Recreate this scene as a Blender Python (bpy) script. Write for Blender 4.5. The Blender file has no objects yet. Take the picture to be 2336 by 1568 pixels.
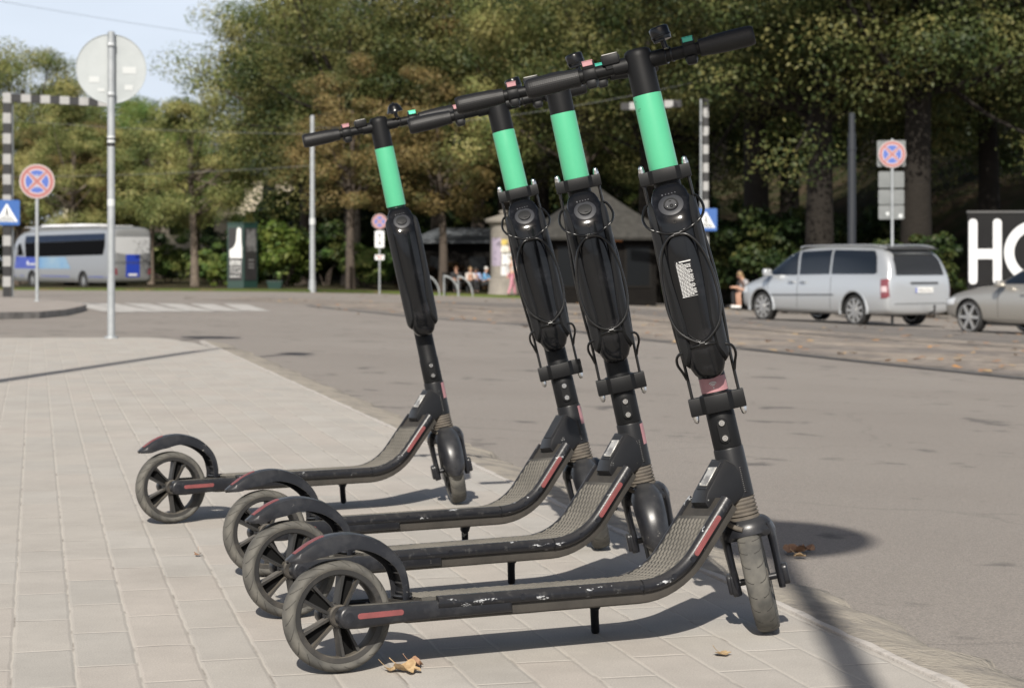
import bpy, bmesh, math, random
from mathutils import Matrix, Vector
from mathutils.bvhtree import BVHTree
import numpy as np
R = math.radians
random.seed(7); RNG = np.random.default_rng(7)
scene = bpy.context.scene
COL = scene.collection

# ------------------------------------------------------------------ camera
FPX, CX, YH, CAMH = 4400.0, 1168.0, 585.0, 0.71      # focal length / principal point in a 2335 px wide picture
cam_data = bpy.data.cameras.new('camera'); cam = bpy.data.objects.new('camera', cam_data); COL.objects.link(cam)
cam.location = (0, 0, CAMH); cam.rotation_euler = (R(90), 0, 0)
cam_data.sensor_width = 36; cam_data.lens = 36 * FPX / 2335
cam_data.shift_y = -(784 - YH) / 2335
cam_data.clip_start = .05; cam_data.clip_end = 2000
cam_data.dof.use_dof = True; cam_data.dof.focus_distance = 3.62; cam_data.dof.aperture_fstop = 10.0
scene.camera = cam

# ------------------------------------------------------------------ light
SUN_EL = 37.0
SH = Vector((.11, .994)).normalized()                 # ground direction in which shadows fall
scene.world = bpy.data.worlds.new('World'); scene.world.use_nodes = True
wn = scene.world.node_tree; wn.nodes.clear()
w_out = wn.nodes.new('ShaderNodeOutputWorld'); w_bg = wn.nodes.new('ShaderNodeBackground'); w_sky = wn.nodes.new('ShaderNodeTexSky')
w_sky.sky_type = 'NISHITA'; w_sky.sun_disc = False; w_sky.sun_elevation = R(SUN_EL)
w_sky.sun_rotation = math.atan2(-SH.x, -SH.y)
w_sky.air_density = 1.0; w_sky.dust_density = 3.0; w_sky.ozone_density = .6
w_bg.inputs['Strength'].default_value = 0.055
# pale haze low in the sky, thin cloud in it
w_tc = wn.nodes.new('ShaderNodeTexCoord'); w_sep = wn.nodes.new('ShaderNodeSeparateXYZ'); w_mr = wn.nodes.new('ShaderNodeMapRange'); w_mx = wn.nodes.new('ShaderNodeMixRGB')
w_mp = wn.nodes.new('ShaderNodeMapping'); w_mp.inputs['Scale'].default_value = (1, 1, 3)
w_ns = wn.nodes.new('ShaderNodeTexNoise'); w_ns.inputs['Scale'].default_value = 3.2; w_ns.inputs['Detail'].default_value = 6
w_r2 = wn.nodes.new('ShaderNodeMapRange'); w_r2.inputs[1].default_value = .3; w_r2.inputs[2].default_value = .7; w_r2.inputs[3].default_value = .74; w_r2.inputs[4].default_value = 1.0
w_mu = wn.nodes.new('ShaderNodeMath'); w_mu.operation = 'MULTIPLY'
w_mr.interpolation_type = 'SMOOTHSTEP'; w_mr.inputs[1].default_value = .16; w_mr.inputs[2].default_value = .42; w_mr.inputs[3].default_value = .9; w_mr.inputs[4].default_value = .0
w_mx.inputs['Color2'].default_value = (13.2, 14.5, 16.6, 1)
wn.links.new(w_tc.outputs['Generated'], w_sep.inputs[0]); wn.links.new(w_sep.outputs['Z'], w_mr.inputs[0])
wn.links.new(w_tc.outputs['Generated'], w_mp.inputs['Vector']); wn.links.new(w_mp.outputs['Vector'], w_ns.inputs['Vector']); wn.links.new(w_ns.outputs['Fac'], w_r2.inputs[0])
wn.links.new(w_mr.outputs[0], w_mu.inputs[0]); wn.links.new(w_r2.outputs[0], w_mu.inputs[1]); wn.links.new(w_mu.outputs[0], w_mx.inputs['Fac'])
wn.links.new(w_sky.outputs['Color'], w_mx.inputs['Color1']); wn.links.new(w_mx.outputs['Color'], w_bg.inputs['Color'])
wn.links.new(w_bg.outputs['Background'], w_out.inputs['Surface'])
sun_d = bpy.data.lights.new('sun', 'SUN'); sun_d.energy = 5.0; sun_d.angle = R(.55); sun_d.color = (1.0, .945, .865)
sun = bpy.data.objects.new('sun', sun_d); COL.objects.link(sun); sun.location = (-3, -12, 15)
sdir = Vector((SH.x * math.cos(R(SUN_EL)), SH.y * math.cos(R(SUN_EL)), -math.sin(R(SUN_EL))))
sun.rotation_euler = sdir.to_track_quat('-Z', 'Y').to_euler()
vs = scene.view_settings
vs.view_transform = 'Standard'; vs.look = 'None'; vs.exposure = 0.36; vs.gamma = 1.0; vs.use_curve_mapping = False

# ------------------------------------------------------------------ placing helpers
F0 = 2700.0; KY = FPX / F0                            # depths below are given for a 2700 px lens and stretched by KY
def g(x, y):
    """height of the roadway: it falls away from the pavement"""
    return min(-.05, .027 - .0213 * min(y / KY, 80) - .0333 * max(-8, min(14, x)))
def at(u, v, d=None):
    """world point seen at picture point (u, v): at depth d, or on the roadway"""
    if d is None:
        d = 5.0
        for _ in range(60):
            x = (u - CX) * d / FPX
            d = min(500, .5 * d + .5 * FPX * (CAMH - g(x, d)) / max(v - YH, 1))
        x = (u - CX) * d / FPX
        return Vector((x, d, g(x, d)))
    return Vector(((u - CX) * d / F0, d * KY, CAMH - (v - YH) * d / F0))
def pav(u, v, z=0):
    d = FPX * (CAMH - z) / (v - YH); return Vector(((u - CX) * d / FPX, d, z))
def stand(u, d):
    x = (u - CX) * d / F0; return Vector((x, d * KY, g(x, d * KY)))

# ------------------------------------------------------------------ materials
def _n(nt, t, **kw):
    n = nt.nodes.new(t)
    for k, v in kw.items(): setattr(n, k, v)
    return n
def mat(name, col, rough=.5, metal=0.0, spec=.5, var=None, bump=None, coat=0.0, chips=None, trans=0.0, alpha=None, dust=None):
    """var=(scale, colour2, lo, hi); bump=(scale, strength, distance); chips=(scale, colour, threshold, stretch); dust=(colour, amount) settles on faces that look up"""
    m = bpy.data.materials.new(name); m.use_nodes = True; nt = m.node_tree; b = nt.nodes['Principled BSDF']
    b.inputs['Roughness'].default_value = rough; b.inputs['Metallic'].default_value = metal
    b.inputs['Specular IOR Level'].default_value = spec; b.inputs['Coat Weight'].default_value = coat
    b.inputs['Coat Roughness'].default_value = .08
    c4 = tuple(col) + (1,); b.inputs['Base Color'].default_value = c4
    tc = _n(nt, 'ShaderNodeTexCoord'); src = None
    if var:
        ns = _n(nt, 'ShaderNodeTexNoise'); ns.inputs['Scale'].default_value = var[0]; ns.inputs['Detail'].default_value = 6; ns.inputs['Roughness'].default_value = .65
        rp = _n(nt, 'ShaderNodeValToRGB'); rp.color_ramp.elements[0].position = var[2]; rp.color_ramp.elements[1].position = var[3]
        rp.color_ramp.elements[0].color = c4; rp.color_ramp.elements[1].color = tuple(var[1]) + (1,)
        nt.links.new(tc.outputs['Object'], ns.inputs['Vector']); nt.links.new(ns.outputs['Fac'], rp.inputs['Fac']); src = rp.outputs['Color']
    if dust:
        ge = _n(nt, 'ShaderNodeNewGeometry'); sp = _n(nt, 'ShaderNodeSeparateXYZ'); nt.links.new(ge.outputs['Normal'], sp.inputs[0])
        ns = _n(nt, 'ShaderNodeTexNoise'); ns.inputs['Scale'].default_value = 35; ns.inputs['Detail'].default_value = 5; nt.links.new(tc.outputs['Object'], ns.inputs['Vector'])
        mr = _n(nt, 'ShaderNodeMapRange'); mr.inputs[1].default_value = .1; mr.inputs[2].default_value = .95; mr.inputs[4].default_value = dust[1]; nt.links.new(sp.outputs['Z'], mr.inputs[0])
        mu = _n(nt, 'ShaderNodeMath', operation='MULTIPLY'); nt.links.new(mr.outputs[0], mu.inputs[0]); nt.links.new(ns.outputs['Fac'], mu.inputs[1])
        mx = _n(nt, 'ShaderNodeMixRGB'); nt.links.new(mu.outputs[0], mx.inputs['Fac']); mx.inputs['Color2'].default_value = tuple(dust[0]) + (1,)
        if src: nt.links.new(src, mx.inputs['Color1'])
        else: mx.inputs['Color1'].default_value = c4
        src = mx.outputs['Color']
    if chips:
        mp = _n(nt, 'ShaderNodeMapping'); mp.inputs['Scale'].default_value = chips[3] if len(chips) > 3 else (1, 1, 1)
        ns = _n(nt, 'ShaderNodeTexNoise'); ns.inputs['Scale'].default_value = chips[0]; ns.inputs['Detail'].default_value = 9; ns.inputs['Roughness'].default_value = .7
        rp = _n(nt, 'ShaderNodeValToRGB'); rp.color_ramp.elements[0].position = chips[2]; rp.color_ramp.elements[1].position = chips[2] + .025
        mx = _n(nt, 'ShaderNodeMixRGB'); mx.inputs['Color2'].default_value = tuple(chips[1]) + (1,)
        oi = _n(nt, 'ShaderNodeObjectInfo'); ov = _n(nt, 'ShaderNodeVectorMath', operation='SCALE'); ov.inputs[0].default_value = (37, 53, 71); nt.links.new(oi.outputs['Random'], ov.inputs['Scale']); oa = _n(nt, 'ShaderNodeVectorMath', operation='ADD'); nt.links.new(tc.outputs['Object'], oa.inputs[0]); nt.links.new(ov.outputs[0], oa.inputs[1])   # wear differs from thing to thing
        nt.links.new(oa.outputs[0], mp.inputs['Vector']); nt.links.new(mp.outputs['Vector'], ns.inputs['Vector'])
        nt.links.new(ns.outputs['Fac'], rp.inputs['Fac']); nt.links.new(rp.outputs['Color'], mx.inputs['Fac'])
        if src: nt.links.new(src, mx.inputs['Color1'])
        else: mx.inputs['Color1'].default_value = c4
        src = mx.outputs['Color']
    if src: nt.links.new(src, b.inputs['Base Color'])
    if bump:
        ns = _n(nt, 'ShaderNodeTexNoise'); ns.inputs['Scale'].default_value = bump[0]; ns.inputs['Detail'].default_value = 5
        bp = _n(nt, 'ShaderNodeBump'); bp.inputs['Strength'].default_value = bump[1]; bp.inputs['Distance'].default_value = bump[2]
        nt.links.new(tc.outputs['Object'], ns.inputs['Vector']); nt.links.new(ns.outputs['Fac'], bp.inputs['Height']); nt.links.new(bp.outputs['Normal'], b.inputs['Normal'])
    if trans: b.inputs['Transmission Weight'].default_value = trans
    return m

# ------------------------------------------------------------------ mesh builder
class MB:
    def __init__(s): s.v = []; s.f = []; s.mi = []
    def add(s, vs, fs, M=None, mi=0):
        o = len(s.v)
        s.v += [tuple(M @ Vector(p)) for p in vs] if M is not None else [tuple(p) for p in vs]
        s.f += [tuple(i + o for i in f) for f in fs]; s.mi += [mi] * len(fs); return s
    def bm(s, bm, M=None, mi=0):
        bm.verts.index_update(); s.add([v.co.copy() for v in bm.verts], [[v.index for v in f.verts] for f in bm.faces], M, mi); bm.free(); return s
    def box(s, c, sz, bev=0, seg=2, M=None, mi=0):
        bm = bmesh.new(); bmesh.ops.create_cube(bm, size=1)
        for v in bm.verts: v.co = Vector((v.co.x * sz[0] + c[0], v.co.y * sz[1] + c[1], v.co.z * sz[2] + c[2]))
        if bev: bmesh.ops.bevel(bm, geom=list(bm.edges), offset=bev, segments=seg, affect='EDGES', profile=.5)
        return s.bm(bm, M, mi)
    def prism(s, poly, a, b, axis='y', bev=0, seg=2, M=None, mi=0):
        """polygon in the plane of the other two axes, pushed from a to b along axis"""
        def p3(p, t): return {'y': (p[0], t, p[1]), 'x': (t, p[0], p[1]), 'z': (p[0], p[1], t)}[axis]
        n = len(poly); bm = bmesh.new(); A = [bm.verts.new(p3(p, a)) for p in poly]; B = [bm.verts.new(p3(p, b)) for p in poly]
        bm.faces.new(A); bm.faces.new(B[::-1])
        for i in range(n): bm.faces.new((A[i], B[i], B[(i + 1) % n], A[(i + 1) % n]))
        bmesh.ops.recalc_face_normals(bm, faces=bm.faces)
        if bev:
            es = [e for e in bm.edges if (e.verts[0] in A) == (e.verts[1] in A)]
            bmesh.ops.bevel(bm, geom=es, offset=bev, segments=seg, affect='EDGES', profile=.5)
        return s.bm(bm, M, mi)
    def loft(s, rings, closed=True, cap=True, M=None, mi=0):
        n = len(rings[0]); vs = [p for r in rings for p in r]; fs = []
        for i in range(len(rings) - 1):
            for j in range(n if closed else n - 1):
                k = (j + 1) % n; fs.append((i * n + j, i * n + k, (i + 1) * n + k, (i + 1) * n + j))
        if cap and closed: fs.append(tuple(range(n))[::-1]); fs.append(tuple(range((len(rings) - 1) * n, len(rings) * n)))
        return s.add(vs, fs, M, mi)
    def cyl(s, p0, p1, r0, r1=None, n=16, M=None, mi=0, cap=True):
        r1 = r0 if r1 is None else r1; p0 = Vector(p0); p1 = Vector(p1); d = (p1 - p0).normalized(); a = d.orthogonal().normalized(); b = d.cross(a)
        ring = lambda p, r: [p + (a * math.cos(t) + b * math.sin(t)) * r for t in [2 * math.pi * i / n for i in range(n)]]
        return s.loft([ring(p0, r0), ring(p1, r1)], True, cap, M, mi)
    def tube(s, pts, r, n=8, closed=False, M=None, mi=0, smooth=0):
        pts = [Vector(p) for p in pts]
        if smooth: pts = catmull(pts, smooth, closed)
        N = len(pts); rad = r if hasattr(r, '__len__') else [r] * N
        if len(rad) != N: rad = list(np.interp(np.linspace(0, 1, N), np.linspace(0, 1, len(rad)), rad))
        tan = [((pts[(i + 1) % N] - pts[i - 1]) if closed or 0 < i < N - 1 else (pts[1] - pts[0] if i == 0 else pts[-1] - pts[-2])).normalized() for i in range(N)]
        a = tan[0].orthogonal().normalized(); rings = []
        for i in range(N):
            a = (a - tan[i] * a.dot(tan[i])).normalized(); b = tan[i].cross(a)
            rings.append([pts[i] + (a * math.cos(t) + b * math.sin(t)) * rad[i] for t in [2 * math.pi * k / n for k in range(n)]])
        if closed: rings.append(rings[0])
        return s.loft(rings, True, not closed, M, mi)
    def lathe(s, prof, n=32, M=None, mi=0, closed=False, cap=False):
        """profile of (radius, height) turned about z"""
        P = prof + ([prof[0]] if closed else [])
        rings = [[(r * math.cos(2 * math.pi * i / n), r * math.sin(2 * math.pi * i / n), z) for i in range(n)] for r, z in P]
        return s.loft(rings, True, cap, M, mi)
    def ball(s, c, r, M=None, mi=0, u=16, v=10):
        r = r if hasattr(r, '__len__') else (r, r, r); bm = bmesh.new(); bmesh.ops.create_uvsphere(bm, u_segments=u, v_segments=v, radius=1)
        for q in bm.verts: q.co = Vector((q.co.x * r[0] + c[0], q.co.y * r[1] + c[1], q.co.z * r[2] + c[2]))
        return s.bm(bm, M, mi)
    def mesh(s, name, mats, smooth=35):
        me = bpy.data.meshes.new(name); me.from_pydata(s.v, [], s.f)
        for m in (mats if isinstance(mats, (list, tuple)) else [mats]): me.materials.append(m)
        me.polygons.foreach_set('material_index', s.mi)
        bm = bmesh.new(); bm.from_mesh(me); bmesh.ops.remove_doubles(bm, verts=bm.verts, dist=1e-6); bmesh.ops.recalc_face_normals(bm, faces=bm.faces); bm.to_mesh(me); bm.free()
        if smooth:
            me.polygons.foreach_set('use_smooth', [True] * len(me.polygons)); me.set_sharp_from_angle(angle=R(smooth))
        me.update(); return me
    def build(s, name, mats, parent=None, M=None, smooth=35, label=None):
        return link(name, s.mesh(name, mats, smooth), parent, M, label)
def catmull(pts, k, closed=False):
    N = len(pts); out = []
    for i in range(N if closed else N - 1):
        g_ = lambda j: pts[j % N] if closed else pts[max(0, min(N - 1, j))]
        p0, p1, p2, p3 = g_(i - 1), g_(i), g_(i + 1), g_(i + 2)
        for q in range(k):
            t = q / k; out.append(.5 * ((2 * p1) + (p2 - p0) * t + (2 * p0 - 5 * p1 + 4 * p2 - p3) * t * t + (3 * p1 - p0 - 3 * p2 + p3) * t ** 3))
    if not closed: out.append(pts[-1])
    return out
def link(name, me, parent=None, M=None, label=None):
    o = bpy.data.objects.new(name, me); COL.objects.link(o)
    if parent is not None: o.parent = parent
    if M is not None: o.matrix_basis = M
    if label: o['label'] = label
    return o
def thing(name, label, cat, loc=(0, 0, 0), rz=0, group=None, rot=None):
    o = bpy.data.objects.new(name, None); COL.objects.link(o); o.location = loc; o.rotation_euler = rot if rot else (0, 0, rz); o.empty_display_size = .1
    o['label'] = label; o['category'] = cat
    if group: o['group'] = group
    return o
def tag(o, label, cat, group=None):
    o['label'] = label; o['category'] = cat
    if group: o['group'] = group
    return o
def struct(o): o['kind'] = 'structure'; return o
def T(x=0, y=0, z=0): return Matrix.Translation((x, y, z))
def Rot(a, ax): return Matrix.Rotation(a, 4, ax)
def arc(cx, cy, r, a0, a1, n): return [(cx + r * math.cos(R(a0 + (a1 - a0) * i / n)), cy + r * math.sin(R(a0 + (a1 - a0) * i / n))) for i in range(n + 1)]
def rrect(w, h, r, n=4, cx=0, cy=0):
    w, h = w / 2, h / 2
    return arc(cx + w - r, cy + h - r, r, 0, 90, n) + arc(cx - w + r, cy + h - r, r, 90, 180, n) + arc(cx - w + r, cy - h + r, r, 180, 270, n) + arc(cx + w - r, cy - h + r, r, 270, 360, n)
def text(body, size, parent, M, material, name='lettering', extrude=.001, align='CENTER', space=1.0):
    cu = bpy.data.curves.new(name, 'FONT'); cu.body = body; cu.size = size; cu.extrude = extrude; cu.align_x = align; cu.align_y = 'CENTER'; cu.space_character = space
    tmp = bpy.data.objects.new(name, cu); COL.objects.link(tmp)
    me = bpy.data.meshes.new_from_object(tmp.evaluated_get(bpy.context.evaluated_depsgraph_get())); bpy.data.objects.remove(tmp); bpy.data.curves.remove(cu)
    me.materials.clear(); me.materials.append(material); me.name = name
    return link(name, me, parent, M)

# ================================================================== ground
def grid_mesh(xs, ys, zf):
    b = MB(); nx = len(xs); vs = [(x, y, zf(x, y)) for y in ys for x in xs]
    b.add(vs, [(j * nx + i, j * nx + i + 1, (j + 1) * nx + i + 1, (j + 1) * nx + i) for j in range(len(ys) - 1) for i in range(nx - 1)]); return b
def asphalt(name, base, col2, stain, scale=1.0):
    m = mat(name, base, .9, spec=.25); nt = m.node_tree; b = nt.nodes['Principled BSDF']; tc = _n(nt, 'ShaderNodeTexCoord')
    def noise(sc, det=6, ro=.6, mp=None):
        n = _n(nt, 'ShaderNodeTexNoise'); n.inputs['Scale'].default_value = sc; n.inputs['Detail'].default_value = det; n.inputs['Roughness'].default_value = ro
        if mp:
            k = _n(nt, 'ShaderNodeMapping'); k.inputs['Scale'].default_value = mp; nt.links.new(tc.outputs['Object'], k.inputs['Vector']); nt.links.new(k.outputs['Vector'], n.inputs['Vector'])
        else: nt.links.new(tc.outputs['Object'], n.inputs['Vector'])
        return n.outputs['Fac']
    def ramp(s, a, b_, ca, cb):
        r = _n(nt, 'ShaderNodeValToRGB'); r.color_ramp.elements[0].position = a; r.color_ramp.elements[1].position = b_; r.color_ramp.elements[0].color = tuple(ca) + (1,); r.color_ramp.elements[1].color = tuple(cb) + (1,)
        nt.links.new(s, r.inputs['Fac']); return r.outputs['Color']
    def mix(f, a, b_, bt='MIX'):
        x = _n(nt, 'ShaderNodeMixRGB', blend_type=bt)
        for k, s in (('Fac', f), ('Color1', a), ('Color2', b_)):
            if isinstance(s, (int, float)): x.inputs[k].default_value = s
            elif isinstance(s, tuple): x.inputs[k].default_value = s + (1,)
            else: nt.links.new(s, x.inputs[k])
        return x.outputs['Color']
    c = ramp(noise(.35 * scale), .35, .7, base, col2)
    c = mix(ramp(noise(2.6 * scale, 4, .5, (1, 1.0, 1)), .63, .70, (0, 0, 0), (1, 1, 1)), c, stain)           # old oil spots
    c = mix(ramp(noise(1.3 * scale, 8, .75), .60, .66, (0, 0, 0), (.55, .55, .55)), c, stain)
    wq = _n(nt, 'ShaderNodeTexNoise'); wq.inputs['Scale'].default_value = 2.5; wq.inputs['Detail'].default_value = 5; nt.links.new(tc.outputs['Object'], wq.inputs['Vector'])
    wa = _n(nt, 'ShaderNodeVectorMath', operation='MULTIPLY_ADD'); wa.inputs[1].default_value = (.5, .5, 0); nt.links.new(wq.outputs['Color'], wa.inputs[0]); nt.links.new(tc.outputs['Object'], wa.inputs[2])
    ck = _n(nt, 'ShaderNodeTexVoronoi', feature='DISTANCE_TO_EDGE'); ck.inputs['Scale'].default_value = .42; nt.links.new(wa.outputs[0], ck.inputs['Vector'])
    c = mix(ramp(ck.outputs['Distance'], .002, .007, (.30, .30, .30), (0, 0, 0)), c, stain)
    gr = _n(nt, 'ShaderNodeTexVoronoi'); gr.inputs['Scale'].default_value = 240; nt.links.new(tc.outputs['Object'], gr.inputs['Vector'])
    c = mix(.75, c, mix(1.0, ramp(gr.outputs['Color'], .1, .9, (.74, .74, .74), (1.25, 1.23, 1.2)), c, 'MULTIPLY'))
    nt.links.new(c, b.inputs['Base Color'])
    bp = _n(nt, 'ShaderNodeBump'); bp.inputs['Strength'].default_value = .6; bp.inputs['Distance'].default_value = .004
    nt.links.new(gr.outputs['Distance'], bp.inputs['Height']); nt.links.new(bp.outputs['Normal'], b.inputs['Normal'])
    return m
M_road = asphalt('asphalt', (.238, .217, .197), (.268, .246, .224), (.125, .117, .110))
M_road_dark = asphalt('old_asphalt', (.16, .148, .138), (.20, .185, .17), (.08, .075, .07))
xs = [-300, -160, -90, -60, -45, -35, -28, -22, -17, -13, -10, -8, -6.5, -5, -4, -3, -2, -1, 0, 1, 2, 3, 4, 5, 6.5, 8, 10, 12, 14, 18, 24, 32, 45, 65, 100, 160, 300]
ys = [-60, -30, -14, -6, -3, -1, 0, 1, 2, 3, 4, 5, 6, 7, 8, 9, 10, 11, 12, 13, 15, 17, 20, 23, 26, 30, 34, 38, 43, 48, 54, 60, 66, 72, 80, 100, 140, 220, 500]
struct(grid_mesh(xs, [y * KY for y in ys], g).build('road', M_road))

# ---- paved footway the scooters stand on; its courses run along the kerb
PD = Vector((81 - CX, FPX)).normalized()             # direction of the paver courses
PN = Vector((PD.y, -PD.x))
def paver_material():
    m = bpy.data.materials.new('concrete_pavers'); m.use_nodes = True; nt = m.node_tree; b = nt.nodes['Principled BSDF']; b.inputs['Roughness'].default_value = .88; b.inputs['Specular IOR Level'].default_value = .25
    tc = _n(nt, 'ShaderNodeTexCoord'); mp = _n(nt, 'ShaderNodeMapping', vector_type='POINT')
    # object space -> (along course, across course): rotate so x runs along PD
    ang = math.atan2(PD.y, PD.x)
    p0 = pav(36, 1311); p1 = pav(140, 1351)
    c, s = math.cos(-ang), math.sin(-ang)
    ox = c * p1.x - s * p1.y; oy = s * p0.x + c * p0.y
    mp.inputs['Rotation'].default_value = (0, 0, -ang); mp.inputs['Location'].default_value = (-ox + 40 * .304, -oy + 40 * .1066, 0)
    nt.links.new(tc.outputs['Object'], mp.inputs['Vector'])
    wob = _n(nt, 'ShaderNodeTexNoise'); wob.inputs['Scale'].default_value = 14; wob.inputs['Detail'].default_value = 3; nt.links.new(tc.outputs['Object'], wob.inputs['Vector'])
    wv = _n(nt, 'ShaderNodeVectorMath', operation='MULTIPLY_ADD'); wv.inputs[1].default_value = (.006, .006, 0); nt.links.new(wob.outputs['Color'], wv.inputs[0]); nt.links.new(mp.outputs['Vector'], wv.inputs[2])
    def brick(ms, sm):
        k = _n(nt, 'ShaderNodeTexBrick', offset=.5, offset_frequency=2, squash=1); k.inputs['Scale'].default_value = 1; k.inputs['Mortar Size'].default_value = ms; k.inputs['Mortar Smooth'].default_value = sm
        k.inputs['Bias'].default_value = 0; k.inputs['Brick Width'].default_value = .304; k.inputs['Row Height'].default_value = .1066
        k.inputs['Color1'].default_value = (0, 0, 0, 1); k.inputs['Color2'].default_value = (1, 1, 1, 1); k.inputs['Mortar'].default_value = (.5, .5, .5, 1)
        nt.links.new(wv.outputs[0], k.inputs['Vector']); return k
    k1 = brick(.0032, .9); k2 = brick(.0075, 1.0)
    tone = _n(nt, 'ShaderNodeValToRGB'); e = tone.color_ramp.elements; e[0].position = 0; e[0].color = (.380, .355, .320, 1); e[1].position = 1; e[1].color = (.398, .376, .343, 1)
    for pos, col in ((.3, (.386, .362, .327, 1)), (.55, (.392, .359, .322, 1)), (.8, (.366, .347, .316, 1))): q = e.new(pos); q.color = col
    nt.links.new(k1.outputs['Color'], tone.inputs['Fac'])
    n1 = _n(nt, 'ShaderNodeTexNoise'); n1.inputs['Scale'].default_value = 320; n1.inputs['Detail'].default_value = 4; nt.links.new(tc.outputs['Object'], n1.inputs['Vector'])
    n2 = _n(nt, 'ShaderNodeTexNoise'); n2.inputs['Scale'].default_value = 5; n2.inputs['Detail'].default_value = 6; n2.inputs['Roughness'].default_value = .7; nt.links.new(tc.outputs['Object'], n2.inputs['Vector'])
    r1 = _n(nt, 'ShaderNodeMapRange'); r1.inputs[1].default_value = .3; r1.inputs[2].default_value = .7; r1.inputs[3].default_value = .86; r1.inputs[4].default_value = 1.12; nt.links.new(n1.outputs['Fac'], r1.inputs[0])
    r2 = _n(nt, 'ShaderNodeMapRange'); r2.inputs[1].default_value = .3; r2.inputs[2].default_value = .7; r2.inputs[3].default_value = .91; r2.inputs[4].default_value = 1.07; nt.links.new(n2.outputs['Fac'], r2.inputs[0])
    mu = _n(nt, 'ShaderNodeMath', operation='MULTIPLY'); nt.links.new(r1.outputs[0], mu.inputs[0]); nt.links.new(r2.outputs[0], mu.inputs[1])
    sc = _n(nt, 'ShaderNodeVectorMath', operation='SCALE'); nt.links.new(tone.outputs['Color'], sc.inputs[0]); nt.links.new(mu.outputs[0], sc.inputs['Scale'])
    # joints: pale sand, here and there empty and dark
    jn = _n(nt, 'ShaderNodeTexNoise'); jn.inputs['Scale'].default_value = 9; jn.inputs['Detail'].default_value = 5; nt.links.new(tc.outputs['Object'], jn.inputs['Vector'])
    jr = _n(nt, 'ShaderNodeValToRGB'); je = jr.color_ramp.elements; je[0].position = .33; je[0].color = (.23, .21, .185, 1); je[1].position = .47; je[1].color = (.435, .408, .363, 1); nt.links.new(jn.outputs['Fac'], jr.inputs['Fac'])
    mx = _n(nt, 'ShaderNodeMixRGB'); nt.links.new(k1.outputs['Fac'], mx.inputs['Fac']); nt.links.new(sc.outputs[0], mx.inputs['Color1']); nt.links.new(jr.outputs['Color'], mx.inputs['Color2'])
    st = _n(nt, 'ShaderNodeTexNoise'); st.inputs['Scale'].default_value = 1.9; st.inputs['Detail'].default_value = 7; st.inputs['Roughness'].default_value = .72; nt.links.new(tc.outputs['Object'], st.inputs['Vector'])
    sv = _n(nt, 'ShaderNodeMapRange'); sv.inputs[1].default_value = .50; sv.inputs[2].default_value = .74; sv.inputs[4].default_value = .42; nt.links.new(st.outputs['Fac'], sv.inputs[0])
    mx0 = mx; mx = _n(nt, 'ShaderNodeMixRGB'); nt.links.new(sv.outputs[0], mx.inputs['Fac']); nt.links.new(mx0.outputs['Color'], mx.inputs['Color1']); mx.inputs['Color2'].default_value = (.27, .25, .222, 1)
    # small dark specks
    sp = _n(nt, 'ShaderNodeTexVoronoi'); sp.inputs['Scale'].default_value = 30; nt.links.new(tc.outputs['Object'], sp.inputs['Vector'])
    sr = _n(nt, 'ShaderNodeValToRGB'); sr.color_ramp.elements[0].position = .03; sr.color_ramp.elements[0].color = (1, 1, 1, 1); sr.color_ramp.elements[1].position = .05; sr.color_ramp.elements[1].color = (0, 0, 0, 1); nt.links.new(sp.outputs['Distance'], sr.inputs['Fac'])
    sm = _n(nt, 'ShaderNodeMath', operation='MULTIPLY'); sm.inputs[1].default_value = .35; nt.links.new(sr.outputs['Color'], sm.inputs[0])
    m3 = _n(nt, 'ShaderNodeMixRGB'); nt.links.new(sm.outputs[0], m3.inputs['Fac']); nt.links.new(mx.outputs['Color'], m3.inputs['Color1']); m3.inputs['Color2'].default_value = (.16, .12, .085, 1)
    nt.links.new(m3.outputs['Color'], b.inputs['Base Color'])
    inv = _n(nt, 'ShaderNodeMath', operation='SUBTRACT'); inv.inputs[0].default_value = 1; nt.links.new(k2.outputs['Fac'], inv.inputs[1])
    ad = _n(nt, 'ShaderNodeMath', operation='MULTIPLY_ADD'); nt.links.new(n1.outputs['Fac'], ad.inputs[0]); ad.inputs[1].default_value = .22; nt.links.new(inv.outputs[0], ad.inputs[2])
    bp = _n(nt, 'ShaderNodeBump'); bp.inputs['Strength'].default_value = .5; bp.inputs['Distance'].default_value = .0030; nt.links.new(ad.outputs[0], bp.inputs['Height']); nt.links.new(bp.outputs['Normal'], b.inputs['Normal'])
    return m
M_pav = paver_material()
K0 = Vector((.555, 2.36 * KY)); KD = Vector((-.385, .923 * KY)).normalized(); KN = Vector((KD.y, -KD.x))     # inner kerb line and its outward normal
def kerb(s, off=0): p = K0 + KD * s + KN * off; return p
edge = [kerb(s) for s in np.arange(-7, 11.6, .5)] + [Vector((-2.36, 9.25 * KY)), Vector((-2.62, 9.75 * KY)), Vector((-2.98, 10.25 * KY)), Vector((-3.2, 10.42 * KY)), Vector((-4.2, 10.38 * KY)), Vector((-9, 10.25 * KY)), Vector((-18, 10.0 * KY))]
b = MB(); pts = [(p.x, p.y) for p in edge] + [(-18, -8), (2.3, -8)]
b.prism(pts, -.30, 0, 'z'); struct(b.build('pavement', M_pav, smooth=0))
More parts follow.
